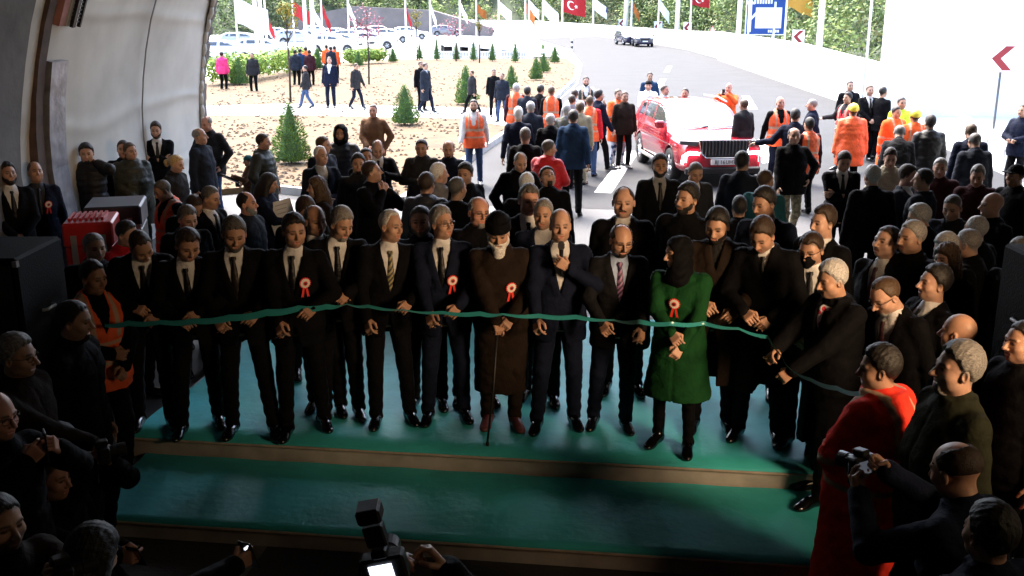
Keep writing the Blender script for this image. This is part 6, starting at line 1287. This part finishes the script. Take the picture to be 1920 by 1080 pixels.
# cameras
def dslr(loc, fwd, lb, flash=False, screen=True, s=1.0, up=(0,0,1)):
    r = empty('camera', loc); tag(r, lb, 'camera', 'cameras of the press'); r.scale = (s,)*3
    mb = MB(); mb.box((-.07,-.03,-.045),(.07,.03,.045), 0, None, .008); mb.build('body', m_black, r); mb = MB(); mb.box((-.025,-.035,.045),(.025,.03,.075), 0, None, .006); mb.build('viewfinder', m_black, r)
    mb = MB(); mb.tube([(0,.03,0),(0,.07,0),(0,.072,0),(0,.12,0)], [.034,.034,.038,.038], 20); mb.build('lens', P('lens_barrel', (.02,.02,.022), .3, spec=.7), r, False)
    mb = MB(); mb.tube([(0,.118,0),(0,.122,0)], .032, 20); mb.build('front_glass', m_glass, r)
    if screen: mb = MB(); mb.box((-.045,-.034,-.035),(.03,-.031,.025)); mb.build('screen', P('camera_screen_lit' if flash else 'camera_screen_dim', (.1,.12,.2), .2, emit=(.75,.82,1.), es=.45 if flash else .01), r)
    mb = MB(); mb.tube([(-.07,0,.03),(-.10,-.02,-.05),(-.06,-.03,-.14),(0,-.04,-.17)], .006, 5); mb.build('strap', m_black, r, True)
    if flash:
        mb = MB(); mb.box((-.032,-.02,.078),(.032,.025,.155), 0, None, .006); mb.build('flash_body', m_black, r)
        mb = MB(); mb.box((-.038,-.025,.165),(.038,.05,.215), 0, None, .008); f = mb.build('flash_head', m_black, r); mb = MB(); mb.box((-.032,-.018,.2155),(.032,.042,.219)); mb.build('diffuser', P('diffuser', (.4,.42,.45), .2), f)
    aim(r, loc, fwd, up); r.scale = (s,)*3
def mid(rec, a=.10, pm=.0): return (handpos(rec,0,a,pm)+handpos(rec,1,a,pm))/2
dslr(mid(PH1)+Vector((0,.03,.0)), (-.55,1,-.15), 'black camera with a dim screen held up before the red hi-vis coat')
dslr(mid(PH2), (1,.6,.0), 'camera held up by the crouching dark haired photographer', screen=False)
dslr(mid(PH4), (1,.8,.0), 'camera held up at the lower left corner', screen=False)
dslr(at_y(722,1060,2.62), (.0,1,.10), 'camera with a tall flash unit at the bottom centre', flash=True, s=.92, up=(-.22,0,1))
def phone(loc, fwd, lb, lit=0, up=(0,0,1)):
    r = empty('phone', loc); tag(r, lb, 'phone', 'phones held up by onlookers'); mb = MB(); mb.box((-.037,-.004,-.075),(.037,.004,.075), 0, None, .003); mb.build('case', m_black, r)
    mb = MB(); mb.box((-.033,-.0055,-.070),(.033,-.0045,.070)); mb.build('screen', P('phone_screen_%d' % (lit*10), (.05,.06,.08), .1, emit=(.8,.88,1), es=lit) if lit else m_glass, r); aim(r, loc, fwd, up)
phone(handpos(PH3,0,.10,.02), (.3,1,.5), 'phone held out over the edge of the lower step'); phone(handpos(PH5,0,.10,.02), (.5,1,.4), 'phone held out low near the bottom left step'); phone(handpos(PH5,1,.10,.02), (.2,.6,-1.2), 'glowing phone screen at the bottom left', 1.2)
phone(mid(PEOPLE[[x[0]['label'] for x in PEOPLE].index('bald man with glasses photographing at the left edge')]), (1,.6,0), 'phone held by the bald man with glasses at the left edge')
phone(handpos(BALDP,1,.1,.02), (0,1,.3), 'phone in the hand of the bald man below the brown leather jacket')
phone(mid(PEOPLE[[x[0]['label'] for x in PEOPLE].index('worker in an orange jacket photographing with raised arms beside the car')]), (0,-1,0), 'phone raised by the orange jacket worker beside the car')
q = mid(KID); r = empty('toy', q); tag(r, 'black and white toy in the hands of the child', 'toy'); mb = MB(); mb.tube([(-.22,-.02,.10),(.05,0,0)], .022, 8); mb.build('barrel', m_black, r, True); mb = MB(); mb.tube([(-.18,-.035,.07),(.05,-.02,-.03)], .010, 6); mb.build('trim', m_white, r, True); mb = MB(); mb.box((0,-.02,-.10),(.06,.02,.02), 0, None, .008); mb.build('grip', m_black, r)
for rec in PEOPLE: pass
